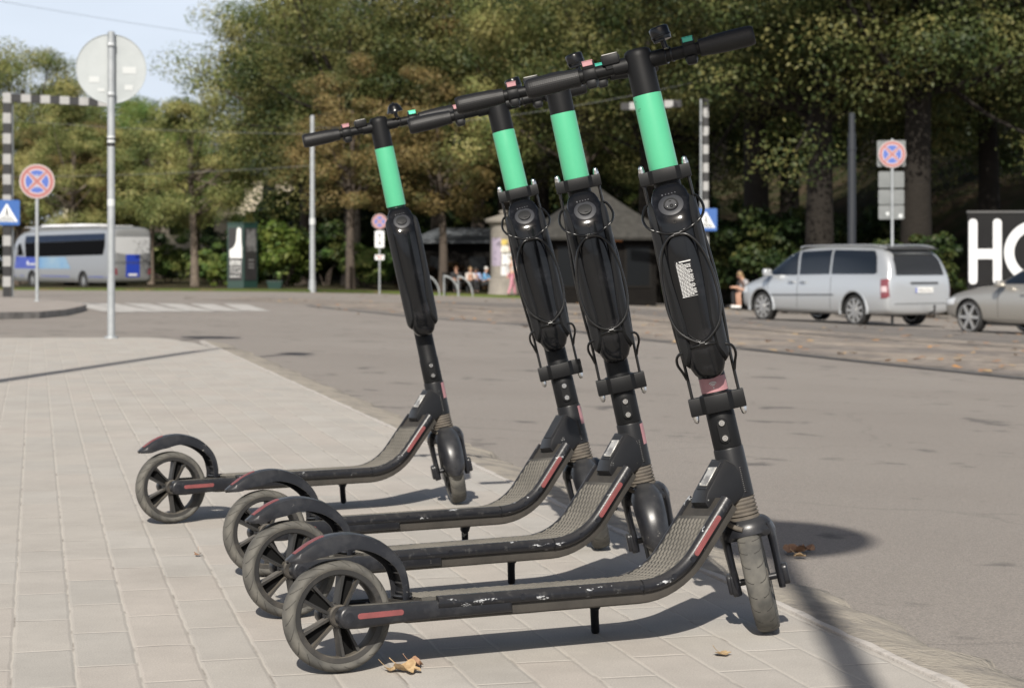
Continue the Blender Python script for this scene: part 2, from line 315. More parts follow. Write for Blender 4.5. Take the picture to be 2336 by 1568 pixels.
# crumbling concrete kerb strip flush with the footway
M_kerb = mat('crumbling_concrete', (.325, .293, .245), .92, spec=.2, var=(7, (.20, .185, .165), .46, .66), bump=(60, .8, .01))
M_kerb_line = mat('kerb_joint', (.46, .43, .395), .9, spec=.2, var=(14, (.33, .31, .285), .5, .68), bump=(90, .5, .004))
def strip(offs, zs, wob, name, material, step=.04, s0=-7, s1=12.9):
    b = MB(); rings = []
    for s in np.arange(s0, s1, step):
        w = wob * (math.sin(s * 7.1) * .35 + math.sin(s * 17.3 + 1) * .3 + math.sin(s * 41.0 + 2) * .2 + random.uniform(-.4, .4)) * 1.0
        rings.append([(*kerb(s, o + (w * k)), z) for o, z, k in zip(offs, zs, np.linspace(0, 1, len(offs)))])
    b.loft(rings, closed=False, cap=False); return struct(b.build(name, material, smooth=60))
strip([-.002, .004, .018, .024, .026], [-.02, .0035, .004, .002, -.03], .010, 'kerb_edge', M_kerb_line)
strip([.02, .07, .13, .19, .245, .26], [-.004, -.006, -.014, -.026, -.043, -.07], .055, 'kerb_strip', M_kerb)

# ---- tram track: cobbles, rails and the darker lane beyond
def ribbon(pix_a, pix_b, lift, name, material, n=24):
    """sheet between two lines laid on the roadway"""
    def res(pix):
        P = [at(*p) for p in pix]; L = [0]
        for a, c in zip(P, P[1:]): L.append(L[-1] + (c - a).length)
        t = np.linspace(0, L[-1], n); return [(np.interp(q, L, [p.x for p in P]), np.interp(q, L, [p.y for p in P])) for q in t]
    A, B = res(pix_a), res(pix_b); b = MB(); rings = []
    for p, q in zip(A, B): rings.append([(p[0] + (q[0] - p[0]) * k, p[1] + (q[1] - p[1]) * k, g(p[0] + (q[0] - p[0]) * k, p[1] + (q[1] - p[1]) * k) + lift) for k in np.linspace(0, 1, 5)])
    b.loft(rings, closed=False, cap=False); return struct(b.build(name, material, smooth=60))
def cobble_material():
    m = mat('cobbles', (.2, .18, .15), .85, spec=.3); nt = m.node_tree; b = nt.nodes['Principled BSDF']; tc = _n(nt, 'ShaderNodeTexCoord')
    v = _n(nt, 'ShaderNodeTexVoronoi'); v.inputs['Scale'].default_value = 6.5; nt.links.new(tc.outputs['Object'], v.inputs['Vector'])
    r = _n(nt, 'ShaderNodeValToRGB'); e = r.color_ramp.elements; e[0].color = (.13, .122, .115, 1); e[1].color = (.30, .275, .25, 1); q = e.new(.5); q.color = (.235, .205, .182, 1)
    nt.links.new(v.outputs['Color'], r.inputs['Fac'])
    n = _n(nt, 'ShaderNodeTexNoise'); n.inputs['Scale'].default_value = .8; n.inputs['Detail'].default_value = 5; nt.links.new(tc.outputs['Object'], n.inputs['Vector'])
    r2 = _n(nt, 'ShaderNodeValToRGB'); r2.color_ramp.elements[0].position = .4; r2.color_ramp.elements[0].color = (.75, .75, .75, 1); r2.color_ramp.elements[1].position = .62; r2.color_ramp.elements[1].color = (1.25, 1.2, 1.1, 1); nt.links.new(n.outputs['Fac'], r2.inputs['Fac'])
    x = _n(nt, 'ShaderNodeMixRGB', blend_type='MULTIPLY'); x.inputs['Fac'].default_value = 1; nt.links.new(r.outputs['Color'], x.inputs['Color1']); nt.links.new(r2.outputs['Color'], x.inputs['Color2']); nt.links.new(x.outputs['Color'], b.inputs['Base Color'])
    bp = _n(nt, 'ShaderNodeBump'); bp.invert = True; bp.inputs['Strength'].default_value = .8; bp.inputs['Distance'].default_value = .03; nt.links.new(v.outputs['Distance'], bp.inputs['Height']); nt.links.new(bp.outputs['Normal'], b.inputs['Normal'])
    return m
M_cob = cobble_material(); M_rail = mat('rail_steel', (.10, .10, .105), .45, .6)
ribbon([(420, 682), (700, 693), (983, 722), (1191, 737), (1447, 769), (1700, 792), (2000, 824), (2335, 858), (2700, 895)],
       [(420, 676), (700, 681), (983, 693), (1191, 703), (1447, 718), (1659, 737), (1890, 757), (2335, 786), (2700, 812)], .004, 'tram_track_paving', M_cob)
ribbon([(983, 692), (1191, 701), (1447, 715), (1659, 734), (1890, 755), (2335, 783), (2700, 808)],
       [(983, 686), (1191, 692), (1447, 703), (1659, 718), (1890, 737), (2335, 763), (2700, 785)], .006, 'asphalt_lane', M_road_dark)
for nm, L in (('tram_rail', [(700, 698), (983, 727), (1191, 741.5), (1447, 774), (1700, 797), (2000, 830), (2335, 865), (2700, 902)]), ('tram_rail', [(983, 700), (1300, 717), (1659, 747), (1890, 767), (2120, 782), (2335, 794), (2700, 818)])):
    P = [at(*p) for p in L]; rr = []
    for a, c in zip(P, P[1:]):
        for k in range(8): rr.append(a.lerp(c, k / 8))
    rr.append(P[-1]); b = MB(); rings = []
    for i, p in enumerate(rr):
        d = (rr[min(i + 1, len(rr) - 1)] - rr[max(i - 1, 0)]).normalized(); n_ = Vector((d.y, -d.x, 0)); rings.append([(p + n_ * o).to_tuple()[:2] + (g(p.x, p.y) + .012,) for o in (-.055, .055)])
    b.loft(rings, closed=False, cap=False); struct(b.build(nm, M_rail))
# ---- zebra crossing
M_white = mat('road_paint', (.46, .445, .42), .8, var=(6, (.29, .275, .255), .45, .65))
for k in range(6):
    u = 275 + k * 62; p, q = at(u, 712 - k * .5), at(u - 118 + k * 14, 691 + k * .6)
    d = (q - p).normalized(); n_ = Vector((d.y, -d.x, 0)) * .26; b = MB()
    rings = [[((p.lerp(q, t) + n_ * o).x, (p.lerp(q, t) + n_ * o).y, g((p.lerp(q, t) + n_ * o).x, (p.lerp(q, t) + n_ * o).y) + .006) for o in (-1, 1)] for t in np.linspace(0, 1, 6)]
    b.loft(rings, closed=False, cap=False); struct(b.build('crossing_stripe', M_white))
# ---- island with signs on the left, verge and park ground beyond
M_isl = mat('island_paving', (.26, .23, .205), .9, var=(3, (.31, .28, .25), .4, .65), bump=(30, .4, .01)); M_kst = mat('kerb_stone', (.28, .262, .238), .85, var=(5, (.16, .15, .14), .45, .65))
isl = [at(-300, 735), at(0, 728), at(90, 726), at(150, 720), at(185, 711.5), at(198, 706.5), at(170, 701), at(90, 692), at(0, 688), at(-300, 684)]
b = MB(); n = len(isl); top = [(p.x, p.y, p.z + .09) for p in isl]; bot = [(p.x, p.y, p.z - .3) for p in isl]
b.add(top, [tuple(range(n))]); b.loft([top, bot], True, False, mi=1); struct(b.build('traffic_island', [M_isl, M_kst], smooth=0))
M_grass = mat('verge_ground', (.05, .065, .018), .95, spec=.1, var=(1.2, (.14, .10, .045), .42, .62), bump=(25, .9, .05))
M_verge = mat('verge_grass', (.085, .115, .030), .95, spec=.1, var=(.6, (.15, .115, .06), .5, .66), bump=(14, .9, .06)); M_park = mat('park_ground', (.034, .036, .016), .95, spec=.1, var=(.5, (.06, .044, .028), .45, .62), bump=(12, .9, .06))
def park_edge(u): return np.interp(u, [-600, 0, 350, 620, 900, 1150, 1500, 1720, 2060, 2335, 2900], [660, 661, 663, 665, 670, 679, 690, 697, 712, 728, 750])
b = MB(); rings = []
def pz(x, y, dd): return g(x, y) + .10 + max(0, dd - 1.5) * (.0074 if x < 4 else .0074 + .184 * min(1, (x - 4) / 6)) * (1 if dd < 49 else 49 / dd)
for u in np.linspace(-600, 2900, 60):
    p = at(u, park_edge(u)); r_ = []
    dirn = Vector((p.x * .55, p.y, 0)).normalized()
    for dd in (0, .02, .8, 2.5, 5, 8, 13, 20, 30, 42, 65, 115, 200):
        q = p + dirn * dd; r_.append((q.x, q.y, (g(q.x, q.y) - .2) if dd == 0 else pz(q.x, q.y, dd)))
    rings.append(r_)
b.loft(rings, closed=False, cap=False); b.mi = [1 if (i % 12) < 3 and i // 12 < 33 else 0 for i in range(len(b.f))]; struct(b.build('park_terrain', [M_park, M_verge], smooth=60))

# ================================================================== scooters
DUST = (.30, .27, .225)
M_black = mat('black_paint', (.008, .0083, .0095), .40, spec=.32, chips=(30, (.26, .26, .25), .66), bump=(300, .08, .001), dust=((.14, .13, .115), .35))
M_matte = mat('black_matte_metal', (.0058, .006, .0065), .5, spec=.22, chips=(42, (.24, .24, .24), .685), bump=(700, .12, .0006))
M_rail_p = mat('scuffed_black_rail', (.0085, .009, .0115), .34, spec=.42, var=(70, (.055, .054, .052), .56, .74), chips=(52, (.42, .43, .44), .625, (.4, 1, 1)), bump=(160, .25, .001), dust=((.16, .15, .135), .28))
M_beam = mat('dusty_beam', (.035, .032, .028), .7, spec=.3, var=(18, (.055, .049, .042), .35, .7))
M_mat = mat('dusty_deck_rubber', (.090, .085, .075), .85, spec=.2, var=(7, (.062, .059, .053), .40, .62), bump=(500, .3, .0008)); M_nub = mat('worn_rubber_nubs', (.138, .129, .112), .85, spec=.2, var=(9, (.10, .094, .082), .4, .62))
M_plastic = mat('black_plastic', (.0095, .010, .0125), .34, spec=.42, var=(22, (.030, .030, .032), .5, .75), bump=(420, .15, .0005), chips=(45, (.15, .145, .135), .655), dust=((.13, .13, .125), .34))
M_gloss = mat('glossy_battery_shell', (.004, .0043, .005), .13, spec=.30, coat=.12, var=(16, (.016, .016, .018), .5, .72), bump=(30, .02, .001))
M_cradle = mat('satin_black_cradle', (.0105, .0108, .0115), .5, spec=.28, bump=(600, .1, .0004))
M_rubber = mat('grip_rubber', (.0085, .0085, .009), .5, spec=.36)
M_rim = mat('dusty_rim', (.022, .0215, .021), .5, spec=.35, var=(12, (.075, .066, .055), .5, .74), bump=(220, .2, .0008), dust=((.26, .23, .185), .75))
M_web = mat('rim_web_black', (.006, .006, .006), .8, spec=.1); M_bellow = mat('dusty_bellows', (.115, .100, .082), .8, spec=.3, var=(40, (.07, .062, .053), .4, .7))
M_green = mat('mint_green_film', (.068, .365, .198), .30, spec=.45, coat=.1, bump=(14, .10, .002), chips=(21, (.03, .15, .085), .665), var=(5, (.078, .378, .209), .4, .6))
M_red = mat('faded_red_reflector', (.20, .058, .058), .45, spec=.3, var=(30, (.15, .048, .047), .4, .65), chips=(40, (.5, .42, .4), .74))
M_pink = mat('faded_pink_sticker', (.36, .18, .19), .5, var=(20, (.30, .15, .16), .4, .7))
M_steel = mat('polished_steel', (.62, .61, .59), .22, metal=1.0, bump=(60, .1, .001))
M_wire = mat('black_coated_cable', (.006, .006, .006), .3, spec=.5, chips=(45, (.42, .41, .39), .69))
M_whitetx = mat('white_print', (.56, .56, .55), .6)
M_plate = mat('worn_metal_plate', (.52, .51, .48), .45, metal=.4, var=(60, (.25, .24, .23), .45, .6))
M_display = mat('dark_display', (.02, .02, .022), .15, spec=.5)
M_teal = mat('teal_label', (.03, .30, .22), .4); M_mint = mat('mint_label', (.12, .66, .42), .4)
def tyre_material():
    m = mat('worn_tyre_rubber', (.105, .098, .084), .8, spec=.3); nt = m.node_tree; b = nt.nodes['Principled BSDF']; tc = _n(nt, 'ShaderNodeTexCoord'); s = _n(nt, 'ShaderNodeSeparateXYZ'); nt.links.new(tc.outputs['Object'], s.inputs[0])
    M = lambda op, a, c=None: (lambda n: ([nt.links.new(x, n.inputs[i]) if not isinstance(x, (int, float)) else setattr(n.inputs[i], 'default_value', x) for i, x in enumerate((a, c)) if x is not None], n.outputs[0])[1])(_n(nt, 'ShaderNodeMath', operation=op))
    ang = M('ARCTAN2', s.outputs['Z'], s.outputs['X']); ay = M('ABSOLUTE', s.outputs['Y']); r = M('SQRT', M('ADD', M('MULTIPLY', s.outputs['X'], s.outputs['X']), M('MULTIPLY', s.outputs['Z'], s.outputs['Z'])))
    sw = M('ADD', M('MULTIPLY', ang, 22 / (2 * math.pi)), M('MULTIPLY', M('SUBTRACT', r, .09), -75.0)); fr = M('FRACT', M('ADD', sw, 40.0))
    groove = M('MULTIPLY', M('LESS_THAN', fr, .07), M('GREATER_THAN', r, .0845))
    groove = M('MULTIPLY', groove, M('GREATER_THAN', ay, .006))
    n = _n(nt, 'ShaderNodeTexNoise'); n.inputs['Scale'].default_value = 26; n.inputs['Detail'].default_value = 7; nt.links.new(tc.outputs['Object'], n.inputs['Vector'])
    rp = _n(nt, 'ShaderNodeValToRGB'); e = rp.color_ramp.elements; e[0].position = .36; e[0].color = (.058, .0565, .052, 1); e[1].position = .66; e[1].color = (.118, .112, .098, 1); nt.links.new(n.outputs['Fac'], rp.inputs['Fac'])
    x = _n(nt, 'ShaderNodeMixRGB'); nt.links.new(groove, x.inputs['Fac']); nt.links.new(rp.outputs['Color'], x.inputs['Color1']); x.inputs['Color2'].default_value = (.035, .033, .03, 1); nt.links.new(x.outputs['Color'], b.inputs['Base Color'])
    bp = _n(nt, 'ShaderNodeBump'); bp.invert = True; bp.inputs['Strength'].default_value = .7; bp.inputs['Distance'].default_value = .002; nt.links.new(groove, bp.inputs['Height']); nt.links.new(bp.outputs['Normal'], b.inputs['Normal'])
    return m
M_tyre = tyre_material()
def grip_mat():
    m = M_rubber; nt = m.node_tree; b = nt.nodes['Principled BSDF']; tc = _n(nt, 'ShaderNodeTexCoord'); s = _n(nt, 'ShaderNodeSeparateXYZ'); nt.links.new(tc.outputs['Object'], s.inputs[0])
    a = _n(nt, 'ShaderNodeMath', operation='ARCTAN2'); nt.links.new(s.outputs['Z'], a.inputs[0]); nt.links.new(s.outputs['X'], a.inputs[1])
    a2 = _n(nt, 'ShaderNodeMath', operation='MULTIPLY'); a2.inputs[1].default_value = .019; nt.links.new(a.outputs[0], a2.inputs[0])
    c = _n(nt, 'ShaderNodeCombineXYZ'); nt.links.new(a2.outputs[0], c.inputs[0]); nt.links.new(s.outputs['Y'], c.inputs[1])
    v = _n(nt, 'ShaderNodeTexVoronoi', voronoi_dimensions='2D'); v.inputs['Scale'].default_value = 250; v.inputs['Randomness'].default_value = .12; nt.links.new(c.outputs[0], v.inputs['Vector'])
    bp = _n(nt, 'ShaderNodeBump'); bp.inputs['Strength'].default_value = .35; bp.inputs['Distance'].default_value = .0012; nt.links.new(v.outputs['Distance'], bp.inputs['Height']); nt.links.new(bp.outputs['Normal'], b.inputs['Normal'])
grip_mat()

RAKE = R(11.3); WB = .84
# deck path: (x, z) of the top surface
DPATH = [(.108 + .0262 * i, .117) for i in range(18)] + [(.556 + .14 * math.sin(R(a)), .117 + .14 * (1 - math.cos(R(a)))) for a in np.linspace(0, 51, 9)]
_l = DPATH[-1]; DPATH += [(_l[0] + .629 * k, _l[1] + .777 * k) for k in (.024, .048, .072, .096, .117)]
def dframe():
    out = []
    for i, p in enumerate(DPATH):
        a = DPATH[max(i - 1, 0)]; c = DPATH[min(i + 1, len(DPATH) - 1)]; t = Vector((c[0] - a[0], 0, c[1] - a[1])).normalized(); out.append((Vector((p[0], 0, p[1])), t, Vector((-t.z, 0, t.x))))
    return out
DF = dframe()
def sweep(section, i0=0, i1=None, mb=None, mi=0):
    """push a (y, n) section along the deck path"""
    mb = mb or MB(); mb.loft([[p + Vector((0, y, 0)) + n_ * k for y, k in section] for p, t, n_ in DF[i0:i1]], True, True, mi=mi); return mb
CACHE = {}
def cached(key, fn):
    if key not in CACHE: CACHE[key] = fn()
    return CACHE[key]
def me_deck():
    b = sweep([(.058, -.003), (-.058, -.003), (-.064, -.020), (-.060, -.037), (-.052, -.040), (.052, -.040), (.060, -.037), (.064, -.020)]); return b.mesh('deck', M_beam, 50)
def me_deck_mat():
    w = .0595; b = sweep([(w, -.004), (w, .0005), (w - .002, .0018), (-w + .002, .0018), (-w, .0005), (-w, -.004)], 1, len(DF) - 2)
    L = [0.0]
    for (p, _, _), (q, _, _) in zip(DF, DF[1:]): L.append(L[-1] + (q - p).length)
    tot = L[-3] - .01; s = .03; row = 0
    while s < tot:
        i = max(k for k in range(len(L)) if L[k] <= s); i = min(i, len(DF) - 2); f_ = (s - L[i]) / (L[i + 1] - L[i]); p = DF[i][0].lerp(DF[i + 1][0], f_); t = DF[i][1].lerp(DF[i + 1][1], f_).normalized(); n_ = Vector((-t.z, 0, t.x))
        for k in range(-4, 5):
            y = k * .0132 + (.0066 if row % 2 else 0)
            if abs(y) > .054: continue
            c = p + Vector((0, y, 0)) + n_ * .0017; Y = Vector((0, 1, 0)); q = [c + t * .0075, c + t * .0035 + Y * .0032, c - t * .0035 + Y * .0032, c - t * .0075, c - t * .0035 - Y * .0032, c + t * .0035 - Y * .0032]
            tp = [c + (x - c) * .55 + n_ * .0021 for x in q]; b.add(q + tp, [(j, (j + 1) % 6, 6 + (j + 1) % 6, 6 + j) for j in range(6)] + [tuple(range(6, 12))], mi=1)
        s += .0118; row += 1
    return b.mesh('deck_mat', [M_mat, M_nub], 40)
def me_siderail(sg):
    sec = [(.058, -.002), (.059, .0022), (.0625, .0032), (.067, .0022), (.0715, -.002), (.0738, -.008), (.0735, -.014), (.070, -.0185), (.064, -.020), (.058, -.018)]
    b = sweep([(y * sg, n_) for y, n_ in sec][::sg], 2, len(DF))
    for i in (8, 17, 22, 25): # screw plugs on the side
        p, t, n_ = DF[i]; c = p + Vector((0, .0725 * sg, 0)) + n_ * -.009; b.cyl(c - Vector((0, .002, 0)), c + Vector((0, .002, 0)), .0055, n=14)
    return b.mesh('side_rail', M_rail_p, 50)
def me_joint(sg):
    b = MB()
    for i in (18,):
        p, t, n_ = DF[i]; sec = [(.061, .0036), (.067, .0032), (.0722, -.0015), (.0748, -.008), (.0744, -.0145), (.0705, -.0195)]
        b.loft([[p + t * k + Vector((0, y * sg, 0)) + n_ * q for y, q in sec] for k in (-.0011, .0011)], closed=False, cap=False)
    return b.mesh('rail_joint', M_matte, 0)
def me_reararm(sg):
    pts = [(.30, .112), (.18, .113), (.06, .1135), (0, .1145)] + arc(0, .0955, .0195, 90, 270, 8) + [(.02, .0755), (.08, .079), (.16, .082), (.30, .083)]
    b = MB(); y0, y1 = .0415, .0705; b.prism(pts, min(y0 * sg, y1 * sg), max(y0 * sg, y1 * sg), 'y', bev=.0065, seg=3)
    b.cyl((-.001, y1 * sg - .002 * sg, .095), (-.001, y1 * sg + .0006 * sg, .095), .0085, n=20)
    b.box((.135, .050 * sg, .098), (.09, .040, .028), .004); b.box((.058, .0555 * sg, .1138), (.105, .018, .0022), .0008, 1, mi=1)
    return b.mesh('rear_arm', [M_plastic, M_mat], 45)
def me_reflector(sg):
    M = T(.055, .0698 * sg, .097) @ Rot(R(-1), 'Y'); b = MB(); p = rrect(.083, .0098, .0045, 4); b.prism(p, -.0014, .0018, 'y', .0006, 1, M); return b.mesh('reflector', M_red, 40)
def me_bendreflector(sg):
    i = len(DF) - 4; p, t, n_ = DF[i]; a = math.atan2(t.z, t.x); c = p - t * .012 - n_ * .0085
    b = MB(); M = T(c.x, .0725 * sg, c.z) @ Rot(-a, 'Y'); b.prism(rrect(.088, .0098, .0045, 4), -.0012, .0028, 'y', .0006, 1, M if sg > 0 else T(c.x, -.0725, c.z) @ Rot(-a, 'Y') @ Matrix.Scale(-1, 4, (0, 1, 0))); return b.mesh('reflector', M_red, 40)
FEND = catmull([Vector(p) for p in [(.122, .104, 0), (.1245, .135, 0), (.117, .170, 0), (.098, .197, 0), (.067, .2195, 0), (.027, .2315, 0), (-.012, .2295, 0), (-.042, .2190, 0), (-.066, .2045, 0), (-.085, .1915, 0)]], 4)
def me_fender():
    b = MB(); N = len(FEND); outer = []; inner = []
    for i, p in enumerate(FEND):
        t = (FEND[min(i + 1, N - 1)] - FEND[max(i - 1, 0)]).normalized(); n_ = Vector((t.y, -t.x, 0)); 
        if n_.y < 0 and i > 12: n_ = -n_
        if n_.x < 0 and i <= 12: n_ = -n_
        f_ = i / (N - 1); w = .031 if f_ < .75 else .031 * (1 - ((f_ - .75) / .25) ** 2 * .55); lip = np.interp(f_, [0, .25, .45, .7, .9, 1], [.012, .015, .022, .029, .018, .003]); crown = .004
        P = lambda y, k: Vector((p.x, y, p.y)) + Vector((n_.x, 0, n_.y)) * k
        outer.append([P(w * .99, -lip), P(w, -lip * .45), P(w * .92, 0), P(w * .6, crown * .8), P(0, crown), P(-w * .6, crown * .8), P(-w * .92, 0), P(-w, -lip * .45), P(-w * .99, -lip)] + [P(-w * .93, -lip), P(-w * .9, -.005), P(-w * .5, crown * .8 - .004), P(0, crown - .004), P(w * .5, crown * .8 - .004), P(w * .9, -.005), P(w * .93, -lip)])
    b.loft(outer, True, True)
    for i in range(3, 20, 2): # ribs inside
        p = FEND[i]; t = (FEND[i + 1] - FEND[i - 1]).normalized(); n_ = Vector((t.y, -t.x, 0)); n_ = n_ if n_.x + n_.y > 0 else -n_; c = p - n_ * .006
        b.box((c.x, 0, c.y), (.0028, .050, .0026))
    b.box((.121, 0, .119), (.018, .058, .005), .002)
    return b.mesh('rear_mudguard', M_plastic, 50)
def me_tailstrip():
    b = MB(); N = len(FEND); r_ = []
    for i in range(int(N * .70), N - 3):
        p = FEND[i]; t = (FEND[i + 1] - FEND[i - 1]).normalized(); n_ = Vector((t.y, -t.x, 0)); n_ = n_ if n_.y > 0 else -n_; w = .0105 * (1 if i < N - 5 else .8)
        r_.append([Vector((p.x, y, p.y)) + Vector((n_.x, 0, n_.y)) * k for y, k in ((w, .0022), (w, .0045), (0, .0054), (-w, .0045), (-w, .0022))])
    b.loft(r_, True, True); return b.mesh('red_reflector_strip', M_red, 50)
def wheel_meshes(r, key):
    b = MB(); k = r / .095; M = Rot(R(90), 'X')
    b.lathe([(.0795 * k, -.0185), (.084 * k, -.0215), (.0885 * k, -.0205), (.0922 * k, -.0165), (.0943 * k, -.0095), (.095 * k, 0), (.0943 * k, .0095), (.0922 * k, .0165), (.0885 * k, .0205), (.084 * k, .0215), (.0795 * k, .0185)], 72, M, closed=True); ty = b.mesh('tyre', M_tyre, 50)
    b = MB(); b.lathe([(.0802 * k, -.0175), (.079 * k, -.0188), (.0705 * k, -.0178), (.0690 * k, -.016), (.0680 * k, -.002), (.0680 * k, .002), (.0690 * k, .016), (.0705 * k, .0178), (.079 * k, .0188), (.0802 * k, .0175)], 72, M, closed=True)
    b.lathe([(.0, -.021), (.017, -.021), (.0195, -.018), (.0195, .018), (.017, .021), (0, .021)], 32, M)
    for q in range(5):
        a = R(70 + 72 * q)
        for sg in (-1, 1):
            Mq = Rot(-a, 'Y')
            ring = lambda x, y, hw, th: [(x, -hw, y - th), (x, hw, y - th), (x, hw, y + th), (x, -hw, y + th)]
            b.loft([ring(.014, .0062 * sg, .0135, .0024), ring(.045 * k, .0108 * sg, .0135, .0022), ring(.0705 * k, .0150 * sg, .0160, .0030)], True, True, Mq)
        b.box((.042 * k, 0, 0), (.056 * k, .004, .019), 0, M=Rot(-a, 'Y'), mi=1)
    return ty, b.mesh('rim', [M_rim, M_web], 30)
def me_neck():
    b = MB(); poly = [(.718, .250), (.7245, .2685), (.7675, .3285), (.786, .318), (.808, .294), (.816, .268), (.765, .230), (.740, .215)]; b.prism(poly, -.0280, .0280, 'y', .004, 2)
    b.prism([(.7290, .2730), (.7640, .3218), (.7620, .3232), (.7270, .2744)], -.018, .018, 'y', .0006, 1)
    for k in range(13): # weld beads round the head tube
        z = .266 + .0037 * k; x = .810 - (z - .266) * .2
        for sg in (-1, 1): b.ball((x - .003, sg * .0264, z), (.0042, .0034, .0034), u=10, v=6)
    return b.mesh('neck', M_black, 40)
def me_plate():
    M = T(.7435, 0, .2960) @ Rot(-R(54.4), 'Y'); b = MB(); b.box((0, -.003, .0022), (.042, .028, .0022), .0009, 1, M); 
    for x in (-.017, .017):
        for y in (-.0145, .0085): b.cyl((x, y, .002), (x, y, .0046), .0022, n=10, M=M)
    return b.mesh('metal_plate', M_plate, 40)
FM = T(WB, 0, .1) @ Rot(-RAKE, 'Y')                  # steering frame: origin on the front axle, z up the stem
def oval(rx, ry, z, n=28, ox=0): return [(ox + rx * math.cos(2 * math.pi * i / n), ry * math.sin(2 * math.pi * i / n), z) for i in range(n)]
def tubes(segs, n=28): 
    b = MB(); b.loft([oval(rx, ry, z, n) for rx, ry, z in segs]); return b
def me_headtube():
    return tubes([(.026, .026, .158), (.0285, .0285, .160), (.0285, .0285, .252), (.0275, .0275, .255)]).mesh('head_tube', M_black, 40)
def me_hsticker():
    b = MB(); rr = [[((.0289) * math.cos(a), .0289 * math.sin(a), z) for a in np.linspace(R(-72), R(-30), 8)] for z in (.205, .250)]; b.loft(rr, False, False)
    return b.mesh('pink_sticker', M_pink, 60)
def me_lowerstem():
    b = tubes([(.0265, .0265, .2555), (.0270, .0270, .257), (.0270, .0270, .322), (.0258, .0258, .325), (.0250, .0255, .46), (.0240, .0255, .775)]); return b.mesh('stem_tube', M_matte, 40)
def me_screwplate():
    b = MB(); M = T(-.0265, 0, .290) @ Rot(R(90), 'Y'); b.prism(rrect(.048, .021, .0102, 6), -.004, .0016 if False else .004, 'z', .001, 1, Rot(R(180), 'X') @ T(0, 0, 0) if False else T(-.0268, 0, .290) @ Rot(R(90), 'Y')); return b.mesh('hinge_plate', M_matte, 40)
def me_screw():
    b = MB(); b.lathe([(0, .0026), (.0022, .0026), (.003, .0034), (.0054, .0034), (.0062, .002), (.0062, -.002)], 18); return b.mesh('screw', M_steel, 40)
def me_green(): return tubes([(.0272, .0278, .770), (.0275, .0282, .772), (.0270, .0275, .937), (.0266, .0272, .940)]).mesh('green_sleeve', M_green, 40)
def me_cap(): return tubes([(.0262, .0268, .938), (.0262, .0268, 1.013), (.0254, .026, 1.020), (.0232, .024, 1.0255), (.0188, .0195, 1.0285), (.008, .0085, 1.0298)]).mesh('stem_cap', M_matte, 50)
HB = 1.003
def me_bar():
    b = MB(); b.cyl((0, .205, HB), (0, -.205, HB), .0122, n=20)
    b.cyl((0, .05, HB), (0, -.05, HB), .0155, n=20); return b.mesh('handlebar', M_matte, 40)
def me_grip(sg):
    pr = [(.0145, 0), (.0165, .001), (.0168, .012), (.0175, .02), (.0188, .035), (.0196, .06), (.0196, .088), (.0192, .098), (.0180, .1035), (.0155, .106), (0, .1062)]
    b = MB(); b.lathe(pr, 32, Rot(R(-90 * sg), 'X')); return b.mesh('grip', M_rubber, 50)
def me_lever(sg):
    b = MB(); M = Rot(R(-90 * sg), 'X')
    b.lathe([(.0125, -.012), (.0185, -.012), (.0195, -.010), (.0195, .010), (.0185, .012), (.0125, .012)], 28, M)
    b.box((-.004, 0, .016), (.030, .0235, .016), .003)
    b.box((-.010, 0, -.020), (.022, .020, .016), .004)          # clamp screw lug
    b.box((.002, 0, -.010), (.034, .024, .028), .006)
    return b.mesh('lever_clamp', M_matte, 40)
def me_lvlabel(col):
    b = MB(); b.box((-.005, 0, .0245), (.023, .0215, .0022), .0008, 1); b.box((-.0198, 0, .019), (.0016, .0195, .0085), .0005, 1); return b.mesh('colour_label', col, 40)
def me_arrow():
    b = MB(); b.prism([(-.006, .0262), (.006, .0262), (0, .0262)][:0] or [(.0015, -.0045), (.0015, .0045), (-.0045, 0)], .0256, .0262, 'z'); return b.mesh('white_arrow', M_whitetx, 0)
def me_display():
    b = MB(); b.box((0, 0, 0), (.028, .034, .020), .003, 2); b.box((0, 0, -.012), (.020, .026, .014), .002, 1); return b.mesh('display_unit', M_matte, 40)
def me_displaytop(): b = MB(); b.box((0, 0, .0108), (.024, .030, .0018), .0006, 1); return b.mesh('display_window', M_plate, 40)
def me_bell(dome):
    b = MB()
    if dome: b.lathe([(0, .0258), (.009, .0245), (.0145, .021), (.0180, .015), (.0205, .008), (.0232, .003), (.0232, .0), (0, 0)], 28); b.ball((0, 0, .026), .0035, u=10, v=6)
    else: b.lathe([(0, .027), (.0145, .027), (.0178, .0255), (.0188, .0235), (.0190, .006), (.0180, .003), (.0180, 0), (0, 0)], 28); b.lathe([(.0188, .0105), (.0198, .0095), (.0198, .0075), (.0188, .0065)], 28)
    b.cyl((0, 0, -.016), (0, 0, .002), .0055, n=12); b.box((-.022, 0, -.0005), (.016, .008, .004), .001, 1); b.box((-.030, .006, -.002), (.008, .020, .005), .0015, 1)
    return b.mesh('bell', mat('bell_black', (.005, .005, .0055), .22, spec=.4), 40)
def me_bellstrap():
    b = MB()
    for y in (-.006, .006): b.tube([(.0135 * math.cos(a), y + .002 * math.sin(2 * a), .0135 * math.sin(a)) for a in np.linspace(0, 2 * math.pi, 20)[:-1]], .0019, 6, True)
    return b.mesh('bell_strap', M_wire, 40)
